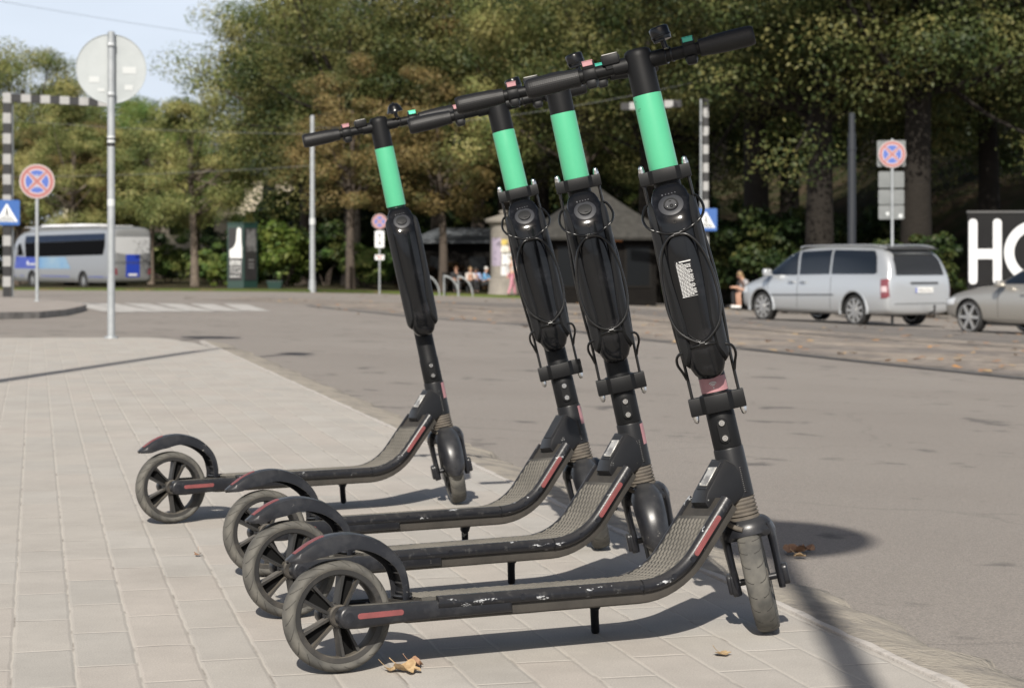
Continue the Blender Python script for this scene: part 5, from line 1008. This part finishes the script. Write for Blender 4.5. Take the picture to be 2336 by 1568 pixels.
# ================================================================== trees
def foliage(name, cols, scale=.55):
    m = bpy.data.materials.new(name); m.use_nodes = True; nt = m.node_tree; b = nt.nodes['Principled BSDF']; b.inputs['Roughness'].default_value = .55; b.inputs['Specular IOR Level'].default_value = .3
    tc = _n(nt, 'ShaderNodeTexCoord'); ge = _n(nt, 'ShaderNodeNewGeometry'); n = _n(nt, 'ShaderNodeTexNoise'); n.inputs['Scale'].default_value = scale; n.inputs['Detail'].default_value = 3; nt.links.new(tc.outputs['Object'], n.inputs['Vector'])
    k_ = _n(nt, 'ShaderNodeMath', operation='MULTIPLY_ADD'); nt.links.new(n.outputs['Fac'], k_.inputs[0]); k_.inputs[1].default_value = 1.7; k_.inputs[2].default_value = -.5
    s = _n(nt, 'ShaderNodeMath', operation='MULTIPLY_ADD'); nt.links.new(ge.outputs['Random Per Island'], s.inputs[0]); s.inputs[1].default_value = .30; nt.links.new(k_.outputs[0], s.inputs[2])
    r = _n(nt, 'ShaderNodeValToRGB'); e = r.color_ramp.elements; e[0].position = .28; e[0].color = (*cols[0], 1); e[1].position = .75; e[1].color = (*cols[-1], 1)
    for i, c in enumerate(cols[1:-1]): q = e.new(.28 + .47 * (i + 1) / (len(cols) - 1)); q.color = (*c, 1)
    nt.links.new(s.outputs[0], r.inputs['Fac']); nt.links.new(r.outputs['Color'], b.inputs['Base Color'])
    tr = _n(nt, 'ShaderNodeBsdfTranslucent'); nt.links.new(r.outputs['Color'], tr.inputs['Color']); mx = _n(nt, 'ShaderNodeMixShader'); mx.inputs[0].default_value = .33
    nt.links.new(b.outputs[0], mx.inputs[1]); nt.links.new(tr.outputs[0], mx.inputs[2]); nt.links.new(mx.outputs[0], nt.nodes['Material Output'].inputs['Surface']); return m
F_olive = foliage('olive_gold_leaves', [(0.085, 0.122, 0.038), (0.165, 0.189, 0.061), (0.250, 0.256, 0.090), (0.329, 0.299, 0.116)])
F_green = foliage('fresh_green_leaves', [(0.066, 0.126, 0.034), (0.126, 0.198, 0.050), (0.198, 0.246, 0.070), (0.264, 0.282, 0.090)])
F_rust = foliage('rusty_autumn_leaves', [(.075, .090, .030), (.14, .125, .045), (.22, .155, .062), (.21, .165, .066)])
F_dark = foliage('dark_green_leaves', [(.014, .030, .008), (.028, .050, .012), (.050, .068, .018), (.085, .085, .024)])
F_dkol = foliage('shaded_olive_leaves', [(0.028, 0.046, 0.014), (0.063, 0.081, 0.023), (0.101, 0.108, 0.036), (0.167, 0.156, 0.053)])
F_bright = foliage('bright_bush_leaves', [(.045, .085, .015), (.085, .13, .022), (.13, .16, .032), (.15, .17, .04)])
M_bark = mat('grey_brown_bark', (.075, .058, .044), .9, var=(6, (.045, .036, .029), .4, .65), bump=(14, .9, .03)); M_bark_shaded = mat('shaded_bark', (.017, .0145, .012), .9, spec=.2, var=(6, (.020, .017, .014), .4, .65), bump=(14, .9, .03)); M_barkl = mat('pale_bark', (.14, .112, .085), .9, var=(5, (.08, .064, .05), .4, .65), bump=(14, .8, .03))  # darkest bark: the shade under the crowns is put into its colour
def leaf_mesh(name, m, rx, ry, rz, zc, clumps, per, leaf, seed, shell=.66, droop=0, clump_r=.30):
    rng = np.random.default_rng(seed); P = []
    while len(P) < clumps:
        v = rng.normal(size=3); v /= np.linalg.norm(v); r = (shell + (1 - shell) * rng.random()) * (1 + .08 * rng.normal())
        if v[2] < -.8: continue
        wob = 1 + .16 * math.sin(3 * math.atan2(v[1], v[0]) + seed) + .10 * math.sin(5 * v[2] + seed * 2)
        P.append(v * r * wob)
    P = np.array(P) * [rx, ry, rz] + [0, 0, zc]; sz = rng.uniform(.6, 1.25, clumps) * clump_r * min(rx, rz)
    n = clumps * per; C = np.repeat(P, per, 0); S = np.repeat(sz, per)[:, None]; d = rng.normal(size=(n, 3)); d /= np.linalg.norm(d, axis=1)[:, None]; rad = rng.random((n, 1)) ** .38
    pos = C + d * rad * S * [1.15, 1.15, .62]; pos[:, 2] -= droop * rad[:, 0] * np.abs(d[:, 0])
    nrm = d * 1.0 + rng.normal(size=(n, 3)) * .42 + [0, 0, .35]; nrm /= np.linalg.norm(nrm, axis=1)[:, None]; t = np.cross(nrm, rng.normal(size=(n, 3))); t /= np.linalg.norm(t, axis=1)[:, None]; bt = np.cross(nrm, t)
    L = leaf * rng.uniform(.6, 1.35, (n, 1)); Wd = L * rng.uniform(.55, .8, (n, 1)); V = np.stack([pos - t * L / 2, pos + bt * Wd / 2 + nrm * L * .12, pos + t * L / 2, pos - bt * Wd / 2 + nrm * L * .12], 1).reshape(-1, 3)
    me = bpy.data.meshes.new(name); me.vertices.add(4 * n); me.vertices.foreach_set('co', V.ravel()); me.loops.add(4 * n); me.loops.foreach_set('vertex_index', np.arange(4 * n, dtype=np.int32)); me.polygons.add(n); me.polygons.foreach_set('loop_start', np.arange(0, 4 * n, 4, dtype=np.int32)); me.update(calc_edges=True); me.materials.append(m); return me, P
def trunk_mesh(h, r, P, seed, m, lean=.3, forks=7, bare=.55):
    rng = random.Random(seed); b = MB(); top = Vector((rng.uniform(-lean, lean), rng.uniform(-lean, lean), h)); main = [Vector((0, 0, -.4)), Vector((0, 0, 0)), Vector((rng.uniform(-.1, .1), 0, h * .3)), Vector((top.x * .6, top.y * .6, h * .65)), top]
    b.tube(main, [r * 1.5, r * 1.3, r, r * .78, r * .28], 12, smooth=4)
    idx = list(range(len(P))); rng.shuffle(idx)
    for i in idx[:forks * 3]:
        c = Vector(P[i]); t = rng.uniform(.3, .85) * bare + (1 - bare) * .6; s = main[1].lerp(top, t); mid = s.lerp(c, .5) + Vector((0, 0, -.12 * (c - s).length + .2)); rr = r * rng.uniform(.22, .5)
        b.tube([s, mid, c], [rr, rr * .6, rr * .2], 7, smooth=4)
    return b.mesh('trunk', m, 60)
KINDS = {}
def kind(key, fm, bark, H, rx, rz, clumps, per, leaf, tr, seed, zc=None, shell=.66, clump_r=.30, forks=7):
    zc = zc if zc is not None else H - rz; me, P = leaf_mesh('crown', fm, rx, rx * .9, rz, zc, clumps, per, leaf, seed, shell, clump_r=clump_r); KINDS[key] = (me, trunk_mesh(zc + rz * .45, tr, P, seed, bark, forks=forks))
kind('olive_a', F_olive, M_bark, 15, 4.6, 5.6, 72, 820, .125, .32, 11); kind('olive_b', F_olive, M_bark, 17, 5.2, 6.6, 80, 820, .13, .36, 12, shell=.62)
kind('green_a', F_green, M_bark, 14, 4.8, 5.4, 70, 800, .13, .3, 13); kind('rust_a', F_rust, M_bark, 9.5, 2.7, 3.5, 60, 560, .105, .17, 14); kind('olive_s', F_olive, M_barkl, 9.5, 3.0, 3.4, 64, 560, .105, .18, 15)
kind('dark_a', F_dark, M_bark_shaded, 16, 5.4, 6.4, 130, 480, .135, .38, 16, shell=.5); kind('dkol_a', F_dkol, M_bark_shaded, 16, 5.0, 6.8, 105, 620, .13, .36, 17); kind('rust_b', F_rust, M_bark, 15, 3.2, 5.2, 90, 460, .12, .26, 18)
kind('dkol_b', F_dkol, M_bark_shaded, 15, 5.2, 5.4, 100, 600, .125, .40, 19, zc=9.8, shell=.62, forks=9)
def tree(k, u, d, label, s=1.0, rz=0.0, sz=1.0, dz=0.0, grp='trees of the park'):
    me, tm = KINDS[k]; p = stand(u, d); p.z = pz(p.x, p.y, max(0, p.y - at(u, park_edge(u)).y)) - .05 + dz
    t = thing('park_tree', label, 'tree', p, rz, grp); t.scale = (s, s, s * sz); link('trunk', tm, t); link('crown', me, t)
    return t
TREES = [ # far left wall of trees
 ('olive_a', 55, 80, 'tall olive-gold tree at the far left, rising behind the striped gantry', 1.10, .3), ('olive_b', -90, 78, 'olive-gold tree cut by the left edge behind the coach front', .92, 1.2),
 ('green_a', 235, 92, 'green tree behind the round sign, left of the sky gap', 1.02, .5), ('green_a', 360, 90, 'light green tree whose top is just right of the round sign', .97, 2.1), ('olive_a', 165, 88, 'olive tree between the tall left tree and the round sign', .92, 3.0), ('green_a', 450, 95, 'low green tree at the foot of the sky gap', .86, 4.0),
 ('olive_s', 160, 70, 'young olive tree above the coach front', 1.02, .2), ('rust_a', 255, 72, 'young rusty tree above the middle of the coach', 1.0, 1.0), ('olive_s', 345, 71, 'young olive tree above the coach tail', 1.04, 2.0), ('rust_a', 40, 72, 'young rusty tree beside the left crossing sign', .98, 4.4),
 ('olive_s', 445, 62, 'young olive tree with a leaning pale trunk right of the coach', 1.06, 3.4), ('olive_b', 700, 66, 'big olive-gold tree right of the sky gap, over the poster pillar', 1.10, .8), ('olive_a', 705, 72, 'olive tree bordering the sky gap with ragged left side', 1.16, 2.2), ('dark_a', 720, 80, 'dark green tree peeking out at the right edge of the sky gap', 1.25, 1.1), ('dkol_a', 800, 60, 'shaded olive tree behind the pale tram pole', 1.12, .4),
 ('rust_a', 800, 52, 'rusty golden tree with dark trunk right of the pale tram pole', 1.04, 2.5), ('dark_a', 880, 72, 'dark tree rising behind the farthest handlebar', 1.15, .9), ('rust_b', 1090, 62, 'tall red-brown tree above the middle handlebars', 1.25, 1.7), ('olive_b', 1000, 66, 'tall olive tree left of the red-brown tree', 1.1, 4.1), ('rust_a', 1010, 54, 'rusty tree over the dark kiosk', 1.05, .6),
 ('dkol_a', 1240, 60, 'shaded olive tree above the round poster column', 1.15, 3.3), ('olive_b', 1330, 52, 'olive tree above the tent-roofed pavilion', .98, 2.7), ('dkol_b', 1480, 48, 'dark olive tree with pale bent limb behind the nearest scooter stem', 1.05, .1), ('dark_a', 1400, 64, 'dark tree filling the gap behind the pavilion', 1.1, 5.1), ('dark_a', 1150, 78, 'dark tree far behind the poster column', 1.15, 2.0),
 ('dkol_b', 1725, 42, 'dark forked tree left of the thick dark pole', 1.12, 1.5), ('dkol_a', 1600, 56, 'shaded tree behind the right striped post', 1.15, .7), ('dkol_b', 1870, 38, 'dark olive tree over the silver van roof', 1.05, 3.9), ('dark_a', 1800, 54, 'dark tree deep in the wood above the van', 1.15, 2.9), ('dkol_b', 2090, 37, 'thick-trunked dark tree right of the no stopping sign by the van', 1.12, 5.5), ('dkol_a', 2250, 42, 'shaded olive tree above the black hoarding', 1.05, .3), ('dark_a', 2030, 52, 'dark tree on the slope behind the van rear', 1.15, 4.6), ('dkol_b', 2420, 40, 'dark olive tree at the right edge above the hoarding', 1.1, 2.4), ('dark_a', 2280, 58, 'dark tree high on the slope at far right', 1.15, 1.9), ('dark_a', 1980, 72, 'dark tree far up the wooded slope', 1.2, .2), ('dark_a', 1640, 76, 'dark tree far behind the right striped post', 1.2, 3.1), ('dkol_a', 2560, 48, 'shaded tree beyond the right edge of the photo', 1.1, 3.6)]
for a in TREES: tree(*a)
# shrubs
bush_me = [leaf_mesh('crown', F_bright, 1.5, 1.3, 1.2, 1.1, 34, 130, .17, 31, .3)[0], leaf_mesh('crown', F_green, 2.0, 1.6, 1.5, 1.3, 40, 130, .18, 32, .3)[0], leaf_mesh('crown', F_dark, 2.2, 1.8, 1.6, 1.4, 44, 130, .19, 33, .3)[0], leaf_mesh('crown', foliage('red_brown_hedge_leaves', [(.05, .03, .016), (.09, .05, .026), (.10, .075, .03)]), 1.5, .8, .7, .65, 30, 130, .13, 34, .3)[0]]
stem_b = MB()
for k in range(7): stem_b.tube([(.1 * math.cos(k), .1 * math.sin(k), -.2), (.35 * math.cos(k * 2), .35 * math.sin(k * 2), .6), (.7 * math.cos(k * 2.2), .7 * math.sin(k * 2.2), 1.2)], [.03, .022, .01], 6, smooth=3)
stem_me = stem_b.mesh('stems', M_bark)
for k, u, d, s, lab in ((1, 385, 73, 1.05, 'green bush just right of the coach tail'), (2, 320, 78, 1.2, 'dark bush behind the coach tail'), (1, 470, 72, .9, 'green bush behind the leaning pale trunk'), (2, 500, 76, 1.1, 'dark bush left of the poster pillar'), (0, 500, 60, .55, 'small bright bush at the left foot of the poster pillar'), (0, 645, 56, 1.35, 'bright yellow-green bush between poster pillar and pale pole'), (1, 680, 60, 1.15, 'green bush behind the pale tram pole'), (2, 745, 60, 1.05, 'dark bush right of the pale tram pole'), (1, 840, 58, .95, 'green bush behind the arrow plate sign'), (2, 920, 64, 1.2, 'dark bush behind the farthest battery'), (3, 960, 58.6, 1.05, 'red-brown hedge bush left of the bicycle racks'), (3, 1040, 58.6, 1.1, 'red-brown hedge bush behind the bicycle racks'), (3, 1100, 58.6, .9, 'red-brown hedge bush behind the seated people'), (1, 1530, 50, 1.25, 'green bush right of the pavilion'), (2, 1640, 50, 1.2, 'dark bush by the right striped post'), (2, 1760, 40, 1.1, 'dark green bush left of the van bonnet'), (2, 1690, 42, .9, 'dark bush behind the people by the van'), (1, 1600, 60, 1.3, 'green bush deep behind the right crossing sign'), (2, 1850, 44, 1.1, 'dark bush behind the van windows'), (2, 1790, 36, .6, 'small dark bush above the van bonnet'), (2, 2120, 36, .8, 'dark bush at the left of the hoarding'), (2, 180, 82, 1.3, 'dark bush hidden behind the coach middle'), (2, 20, 84, 1.3, 'dark bush behind the left crossing sign'), (2, 600, 84, 1.35, 'dark bush far behind the poster pillar'), (1, 780, 84, 1.3, 'green bush far behind the rusty tree'), (2, 1300, 70, 1.4, 'dark bush far behind the pavilion'), (2, 1480, 70, 1.4, 'dark bush far behind the nearest scooter'), (2, 2000, 46, 1.3, 'dark bush on the slope behind the van rear')):
    p = stand(u, d); p.z = pz(p.x, p.y, max(0, p.y - at(u, park_edge(u)).y)) - .05; t = thing('garden_bush', lab, 'bush', p, u * .37, 'bushes under the trees'); t.scale = (s, s, s); link('stems', stem_me, t); link('crown', bush_me[k], t)
# the wood beyond reads as one dark mass
wl = []
rng = np.random.default_rng(5); n = 26000
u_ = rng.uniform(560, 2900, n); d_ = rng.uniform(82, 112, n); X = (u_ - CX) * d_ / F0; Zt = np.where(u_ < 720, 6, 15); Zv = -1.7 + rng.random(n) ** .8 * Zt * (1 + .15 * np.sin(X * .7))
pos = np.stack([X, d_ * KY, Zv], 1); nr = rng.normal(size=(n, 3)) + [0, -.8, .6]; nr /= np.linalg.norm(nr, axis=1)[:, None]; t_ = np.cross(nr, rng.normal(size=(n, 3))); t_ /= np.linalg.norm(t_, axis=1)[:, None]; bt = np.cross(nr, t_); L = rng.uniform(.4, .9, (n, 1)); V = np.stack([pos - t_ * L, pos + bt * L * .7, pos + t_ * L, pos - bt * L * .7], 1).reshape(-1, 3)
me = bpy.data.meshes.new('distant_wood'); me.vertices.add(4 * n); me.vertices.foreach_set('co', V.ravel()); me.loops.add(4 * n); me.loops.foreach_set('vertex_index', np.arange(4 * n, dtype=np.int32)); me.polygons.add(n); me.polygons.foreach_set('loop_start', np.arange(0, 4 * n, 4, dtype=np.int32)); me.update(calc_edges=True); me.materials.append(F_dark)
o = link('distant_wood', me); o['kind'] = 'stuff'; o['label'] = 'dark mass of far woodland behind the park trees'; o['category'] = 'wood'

# ================================================================== people
def skinned(name, J, bones, material, parent, rad, lv=2):
    names = list(J); me = bpy.data.meshes.new(name); me.from_pydata([J[k] for k in names], [(names.index(a), names.index(c)) for a, c in bones], []); me.materials.append(material)
    o = link(name, me, parent); m = o.modifiers.new('skin', 'SKIN'); m.use_smooth_shade = True
    for i, k in enumerate(names): r = rad[k]; me.skin_vertices[0].data[i].radius = r if hasattr(r, '__len__') else (r, r)
    for d in me.skin_vertices[0].data: d.use_root = False
    me.skin_vertices[0].data[0].use_root = True
    s = o.modifiers.new('sub', 'SUBSURF'); s.levels = lv; s.render_levels = lv; return o
M_skin = mat('skin', (.46, .27, .19), .55, var=(30, (.42, .235, .165), .4, .7)); 
RAD = dict(pelvis=(.125, .105), waist=(.115, .09), chest=(.15, .10), neck=.052, jaw=(.062, .07), head=(.078, .092), crown=(.06, .07))
for s_ in 'lr': RAD.update({'sh' + s_: .058, 'el' + s_: .043, 'wr' + s_: .030, 'hand' + s_: (.036, .022), 'fing' + s_: (.026, .014), 'hip' + s_: .088, 'kn' + s_: .060, 'an' + s_: .040, 'toe' + s_: .032})
BON = [('pelvis', 'waist'), ('waist', 'chest'), ('chest', 'neck'), ('neck', 'jaw'), ('jaw', 'head'), ('head', 'crown')] + [b_ for s_ in 'lr' for b_ in (('chest', 'sh' + s_), ('sh' + s_, 'el' + s_), ('el' + s_, 'wr' + s_), ('wr' + s_, 'hand' + s_), ('hand' + s_, 'fing' + s_), ('pelvis', 'hip' + s_), ('hip' + s_, 'kn' + s_), ('kn' + s_, 'an' + s_), ('an' + s_, 'toe' + s_))]
def pose(kind_, lean=0.0, arm=0.0):
    """faces +x, feet on z = 0"""
    c, s = math.cos(lean), math.sin(lean); seat = .47 if kind_ == 'sit' else .93
    up = lambda h, x=0, y=0: (x * c + h * s, y, seat + h * c - x * s); J = dict(pelvis=(0, 0, seat + .03), waist=up(.20), chest=up(.42), neck=up(.55, .015), jaw=up(.64, .035), head=up(.72, .03), crown=up(.79, .015))
    for s_, y in (('l', 1), ('r', -1)):
        J['sh' + s_] = up(.47, 0, .19 * y); ex = .10 + arm; J['el' + s_] = up(.22, ex, .25 * y)
        if kind_ == 'sit': J['wr' + s_] = (.34 + .35 * s, .13 * y, seat + .22 + .10 * arm); J['hand' + s_] = (.41 + .35 * s, .10 * y, seat + .20 + .1 * arm); J['fing' + s_] = (.47 + .35 * s, .08 * y, seat + .19 + .1 * arm); J['hip' + s_] = (.06, .10 * y, seat + .01); J['kn' + s_] = (.46, .13 * y, seat + .04); J['an' + s_] = (.43, .13 * y, .08); J['toe' + s_] = (.60, .14 * y, .035)
        else: st = .18 * y; J['wr' + s_] = (-.10 * y, .26 * y, .90); J['hand' + s_] = (-.11 * y, .26 * y, .82); J['fing' + s_] = (-.10 * y, .25 * y, .75); J['hip' + s_] = (.01 * y, .095 * y, .90); J['kn' + s_] = (.05 + st * .5, .10 * y, .50); J['an' + s_] = (st * 1.1, .10 * y, .08); J['toe' + s_] = (st * 1.1 + .16, .11 * y, .035)
    return J
def person(label, p, rz, kind_, top, bottom, hair, lean=0.0, arm=0.0, s=1.0, shorts=False, hairlen=0, group=None):
    t = thing('person', label, 'person', p, rz, group); t.scale = (s, s, s); J = pose(kind_, lean, arm)
    body = skinned('body', J, BON, M_skin, t, RAD)
    def cloth(name, keys, bones, grow, m):
        K = {k: J[k] for k in keys}; return skinned(name, K, bones, m, t, {k: tuple(x + grow for x in (RAD[k] if hasattr(RAD[k], '__len__') else (RAD[k],) * 2)) for k in keys})
    sl = {k: J[k] for k in ()}
    cloth('shirt', ['pelvis', 'waist', 'chest', 'neck', 'shl', 'shr', 'ell', 'elr'], [('pelvis', 'waist'), ('waist', 'chest'), ('chest', 'shl'), ('chest', 'shr'), ('shl', 'ell'), ('shr', 'elr'), ('chest', 'neck')], .014, top)
    kk = ['pelvis', 'hipl', 'hipr', 'knl', 'knr'] + ([] if shorts else ['anl', 'anr']); cloth('shorts' if shorts else 'trousers', kk, [('pelvis', 'hipl'), ('pelvis', 'hipr'), ('hipl', 'knl'), ('hipr', 'knr')] + ([] if shorts else [('knl', 'anl'), ('knr', 'anr')]), .016, bottom)
    hd = Vector(J['head']); a = (Vector(J['crown']) - Vector(J['jaw'])).normalized(); fx = Vector((a.z, 0, -a.x)); b = MB(); M = Matrix.Identity(4)
    for i in range(3): M[i][0] = fx[i]; M[i][1] = (0, 1, 0)[i]; M[i][2] = a[i]; M[i][3] = hd[i]
    b.ball((-.022, 0, .035), (.098, .092, .098), M, 0, 16, 10)
    if hairlen: b.ball((-.07, 0, -.06 - hairlen * .3), (.045, .075, .10 + hairlen), M, 0, 12, 8)
    b.build('hair', hair, t)
    b = MB(); b.ball((.098, 0, -.012), (.018, .014, .022), M, 0, 8, 6)
    for y in (-1, 1): b.ball((.0, .088 * y, -.01), (.02, .012, .03), M, 0, 8, 6)
    b.build('nose_and_ears', M_skin, t); b = MB()
    for y in (-1, 1): b.ball((.087, .032 * y, .018), (.010, .013, .008), M, 0, 8, 6)
    b.build('eyes', mat('eye_dark', (.03, .02, .015), .3), t); b = MB(); b.box((.088, 0, -.052), (.012, .045, .010), .004, 2, M); b.build('mouth', mat('lips', (.30, .11, .10), .5), t)
    b = MB()
    for s_ in 'lr': q = Vector(J['an' + s_]); e = Vector(J['toe' + s_]); b.box(((q.x + e.x) / 2 + .02, q.y, .045), (.27, .095, .085), .03, 3)
    b.build('shoes', mat('shoe_dark', (.03, .028, .027), .6) if not shorts else M_pwhite, t); return t
CL = lambda n, c: mat(n, c, .8, var=(12, tuple(x * .75 for x in c), .4, .7))
c_dark, c_pale, c_blue, c_lblue, c_pink, c_grey, c_red = CL('dark_cloth', (.02, .02, .022)), CL('pale_cloth', (.55, .50, .46)), CL('blue_cloth', (.13, .32, .55)), CL('light_blue_cloth', (.30, .38, .58)), CL('pink_cloth', (.50, .22, .27)), CL('grey_cloth', (.30, .29, .30)), CL('brown_cloth', (.12, .07, .05))
h_br, h_wh, h_dk, h_bl = mat('brown_hair', (.10, .045, .02), .6), mat('white_hair', (.50, .49, .47), .6), mat('dark_hair', (.02, .015, .012), .5), mat('fair_hair', (.24, .16, .08), .6)
def gp(u, d): p = stand(u, d); p.z = pz(p.x, p.y, max(0, p.y - at(u, park_edge(u)).y)); return p
def bench(u, d, label, rz, L=1.9):
    t = thing('park_bench', label, 'bench', gp(u, d), rz); b = MB()
    for k in range(4): b.box((-.18 + .12 * k, 0, .45), (.095, L, .035), .006)
    b.build('seat', M_dkwall, t); b = MB()
    for k in range(3): b.box((-.27 - .025 * k, 0, .58 + .13 * k), (.03, L, .10), .006)
    b.build('backrest', M_dkwall, t)
    for y in (-1, 1):
        b = MB(); b.box((-.20, y * L * .42, .22), (.05, .06, .46)); b.box((.16, y * L * .42, .22), (.05, .06, .46)); b.box((-.02, y * L * .42, .42), (.42, .06, .03)); b.box((-.29, y * L * .42, .66), (.04, .05, .5)); b.build('leg', M_iron, t)
    return t
SG = 'people sitting by the poster column'
bench(1084, 53.6, 'dark slatted park bench with people on it, left of the poster column', R(-80), 2.2)
person('person in dark top with reddish brown hair sitting behind the bicycle racks', gp(1040, 53.6), R(-80), 'sit', c_dark, c_dark, h_br, .12, .05, .90, group=SG, hairlen=.06)
person('person in pale top sitting beside the light blue jacket', gp(1070, 53.6), R(-60), 'sit', c_pale, c_dark, h_bl, .18, .1, .90, group=SG)
person('person in light blue jacket sitting hunched on the park bench', gp(1087, 53.8), R(-95), 'sit', c_lblue, c_dark, h_dk, .45, 0, .93, group=SG)
person('white-haired person in bright blue shirt sitting next to the poster column', gp(1104, 53.2), R(-20), 'sit', c_blue, c_dark, h_wh, .15, .12, .92, group=SG)
bench(1040, 53.6, 'dark slatted park bench behind the bicycle racks', R(-80), 1.2)
person('person in pink trousers walking past the poster column', gp(1167, 50), R(20), 'walk', c_pale, c_pink, h_bl, .03, 0, .95)
bench(1708, 38.5, 'dark low bench at the wood edge in front of the van', R(200), 1.5)
person('person in pale grey top and black shorts bending forward beside the van bonnet', gp(1714, 38.2), R(192), 'sit', c_grey, c_dark, h_bl, .55, .12, .98, shorts=True, hairlen=.1)
person('person in black sitting at the wood edge, left of the one in a grey top', gp(1703, 38.8), R(205), 'sit', c_dark, c_dark, h_dk, .35, .05, .98)

# ================================================================== things outside the frame whose shadows fall into it
s = thing('round_sign', 'round road sign behind the camera, seen only as its round shadow on the roadway', 'sign', (.375, -.35, 0), rot=(0, -R(4.0), 0)); pole(s, 4.6, .034); b = MB(); b.lathe([(0, -.003), (.29, -.003), (.30, .006), (.29, .008), (0, .008)], 48, T(.0, .045, 4.24) @ Rot(R(90), 'X')); b.build('sign_disc', M_signback, s)
s = thing('street_lamp', 'tall street lamp outside the frame, seen only as a shadow band across the pavers', 'street lamp', (-3.95, 4.8, 0), rot=(0, R(4), 0)); b = MB(); b.cyl((0, 0, -.2), (0, 0, 7.4), .085, .055, 16); b.build('pole', M_galv, s); b = MB(); b.tube([(0, 0, 7.3), (.1, .3, 7.75), (.3, 1.0, 7.95)], .035, 8, smooth=4); b.build('arm', M_galv, s); b = MB(); b.box((.36, 1.25, 7.94), (.24, .55, .12), .05); b.build('lamp_head', M_signback, s)

# ================================================================== fallen leaves
def leaf_shape(seed, L, m, curl=1.0):
    r = random.Random(seed); b = MB(); out = []; n = 26
    for i in range(n):
        a = 2 * math.pi * i / n; rad = L * (.34 + .16 * abs(math.cos(2.5 * a)) ** .8 + r.uniform(-.04, .04)); out.append((rad * math.cos(a) * 1.1, rad * math.sin(a)))
    rings = []
    for k in (1.0, .72, .42, .12): rings.append([(x * k, y * k, .004 + curl * L * (.28 * (k ** 2) * (.5 + .5 * math.sin(2.3 * math.atan2(y, x) + seed)) + .05 * r.random())) for x, y in out])
    b.loft(rings, True, False); b.add([(0, 0, .005)] + rings[-1], [(0, i + 1, (i + 1) % n + 1) for i in range(n)]); b.tube([(L * .1, 0, .005), (L * .5, .02 * L, .012), (L * .85, .08 * L, .022)], L * .018, 6, smooth=3); return b.mesh('leaf', m, 60)
M_lf1 = mat('dry_tan_leaf', (.40, .29, .16), .75, var=(60, (.24, .15, .075), .4, .7)); M_lf2 = mat('dry_brown_leaf', (.22, .12, .07), .75, var=(60, (.32, .20, .12), .4, .7)); M_lf3 = mat('orange_leaf', (.42, .22, .07), .75, var=(60, (.3, .14, .05), .4, .7))
for u, v, L, m, c, lab, rd in ((928, 1534, .045, M_lf1, 1.2, 'curled tan dead leaf on the pavers below the nearest rear wheel', False), (946, 1522, .030, M_lf2, 1.5, 'small brown curled leaf leaning on the tan leaf', False), (893, 1531, .026, M_lf1, .7, 'tiny pale leaf left of the curled tan leaf', False), (1812, 1262, .060, M_lf2, 1.0, 'brown dead leaf on the asphalt in the round shadow', True), (1838, 1257, .050, M_lf2, 1.0, 'darker dead leaf touching the brown leaf on the asphalt', True), (1826, 1271, .032, M_lf1, .8, 'small tan leaf in front of the two brown leaves on the asphalt', True), (451, 1268, .018, M_lf2, 1.2, 'tiny brown leaf on the pavers left of the rear wheels', False), (1648, 1494, .030, M_lf1, .3, 'flat pale leaf on the pavers left of the nearest front wheel', False), (400, 1056, .03, M_lf3, .6, 'small orange leaf seen through the farthest rear wheel', False)):
    p = at(u, v) if rd else pav(u, v); tag(link('fallen_leaf', leaf_shape(int(u), L, m, c), None, T(*p) @ Rot(u * .7, 'Z')), lab, 'leaf', 'fallen leaves near the scooters')
rng = random.Random(8); b = MB()
for k in range(420):
    u = rng.uniform(600, 2500); lo = np.interp(u, [600, 983, 1447, 2000, 2335, 2500], [700, 728, 775, 830, 866, 880]); v = park_edge(u) - 4 + (lo - park_edge(u) + 6) * rng.random() ** 1.7; p = at(u, v); L = rng.uniform(.035, .075); a = rng.uniform(0, 6.3)
    z0 = g(p.x, p.y) + .016; b.add([(p.x + L * math.cos(a + q), p.y + L * math.sin(a + q), z0 + rng.uniform(0, .03)) for q in (0, 1.4, 3.1, 4.5)], [(0, 1, 2, 3)], mi=rng.randrange(3))
o = b.build('leaf_litter', [M_lf1, M_lf3, M_lf2], smooth=0); o['kind'] = 'stuff'; o['label'] = 'scattered fallen leaves over the tram track and far kerb'; o['category'] = 'leaves'
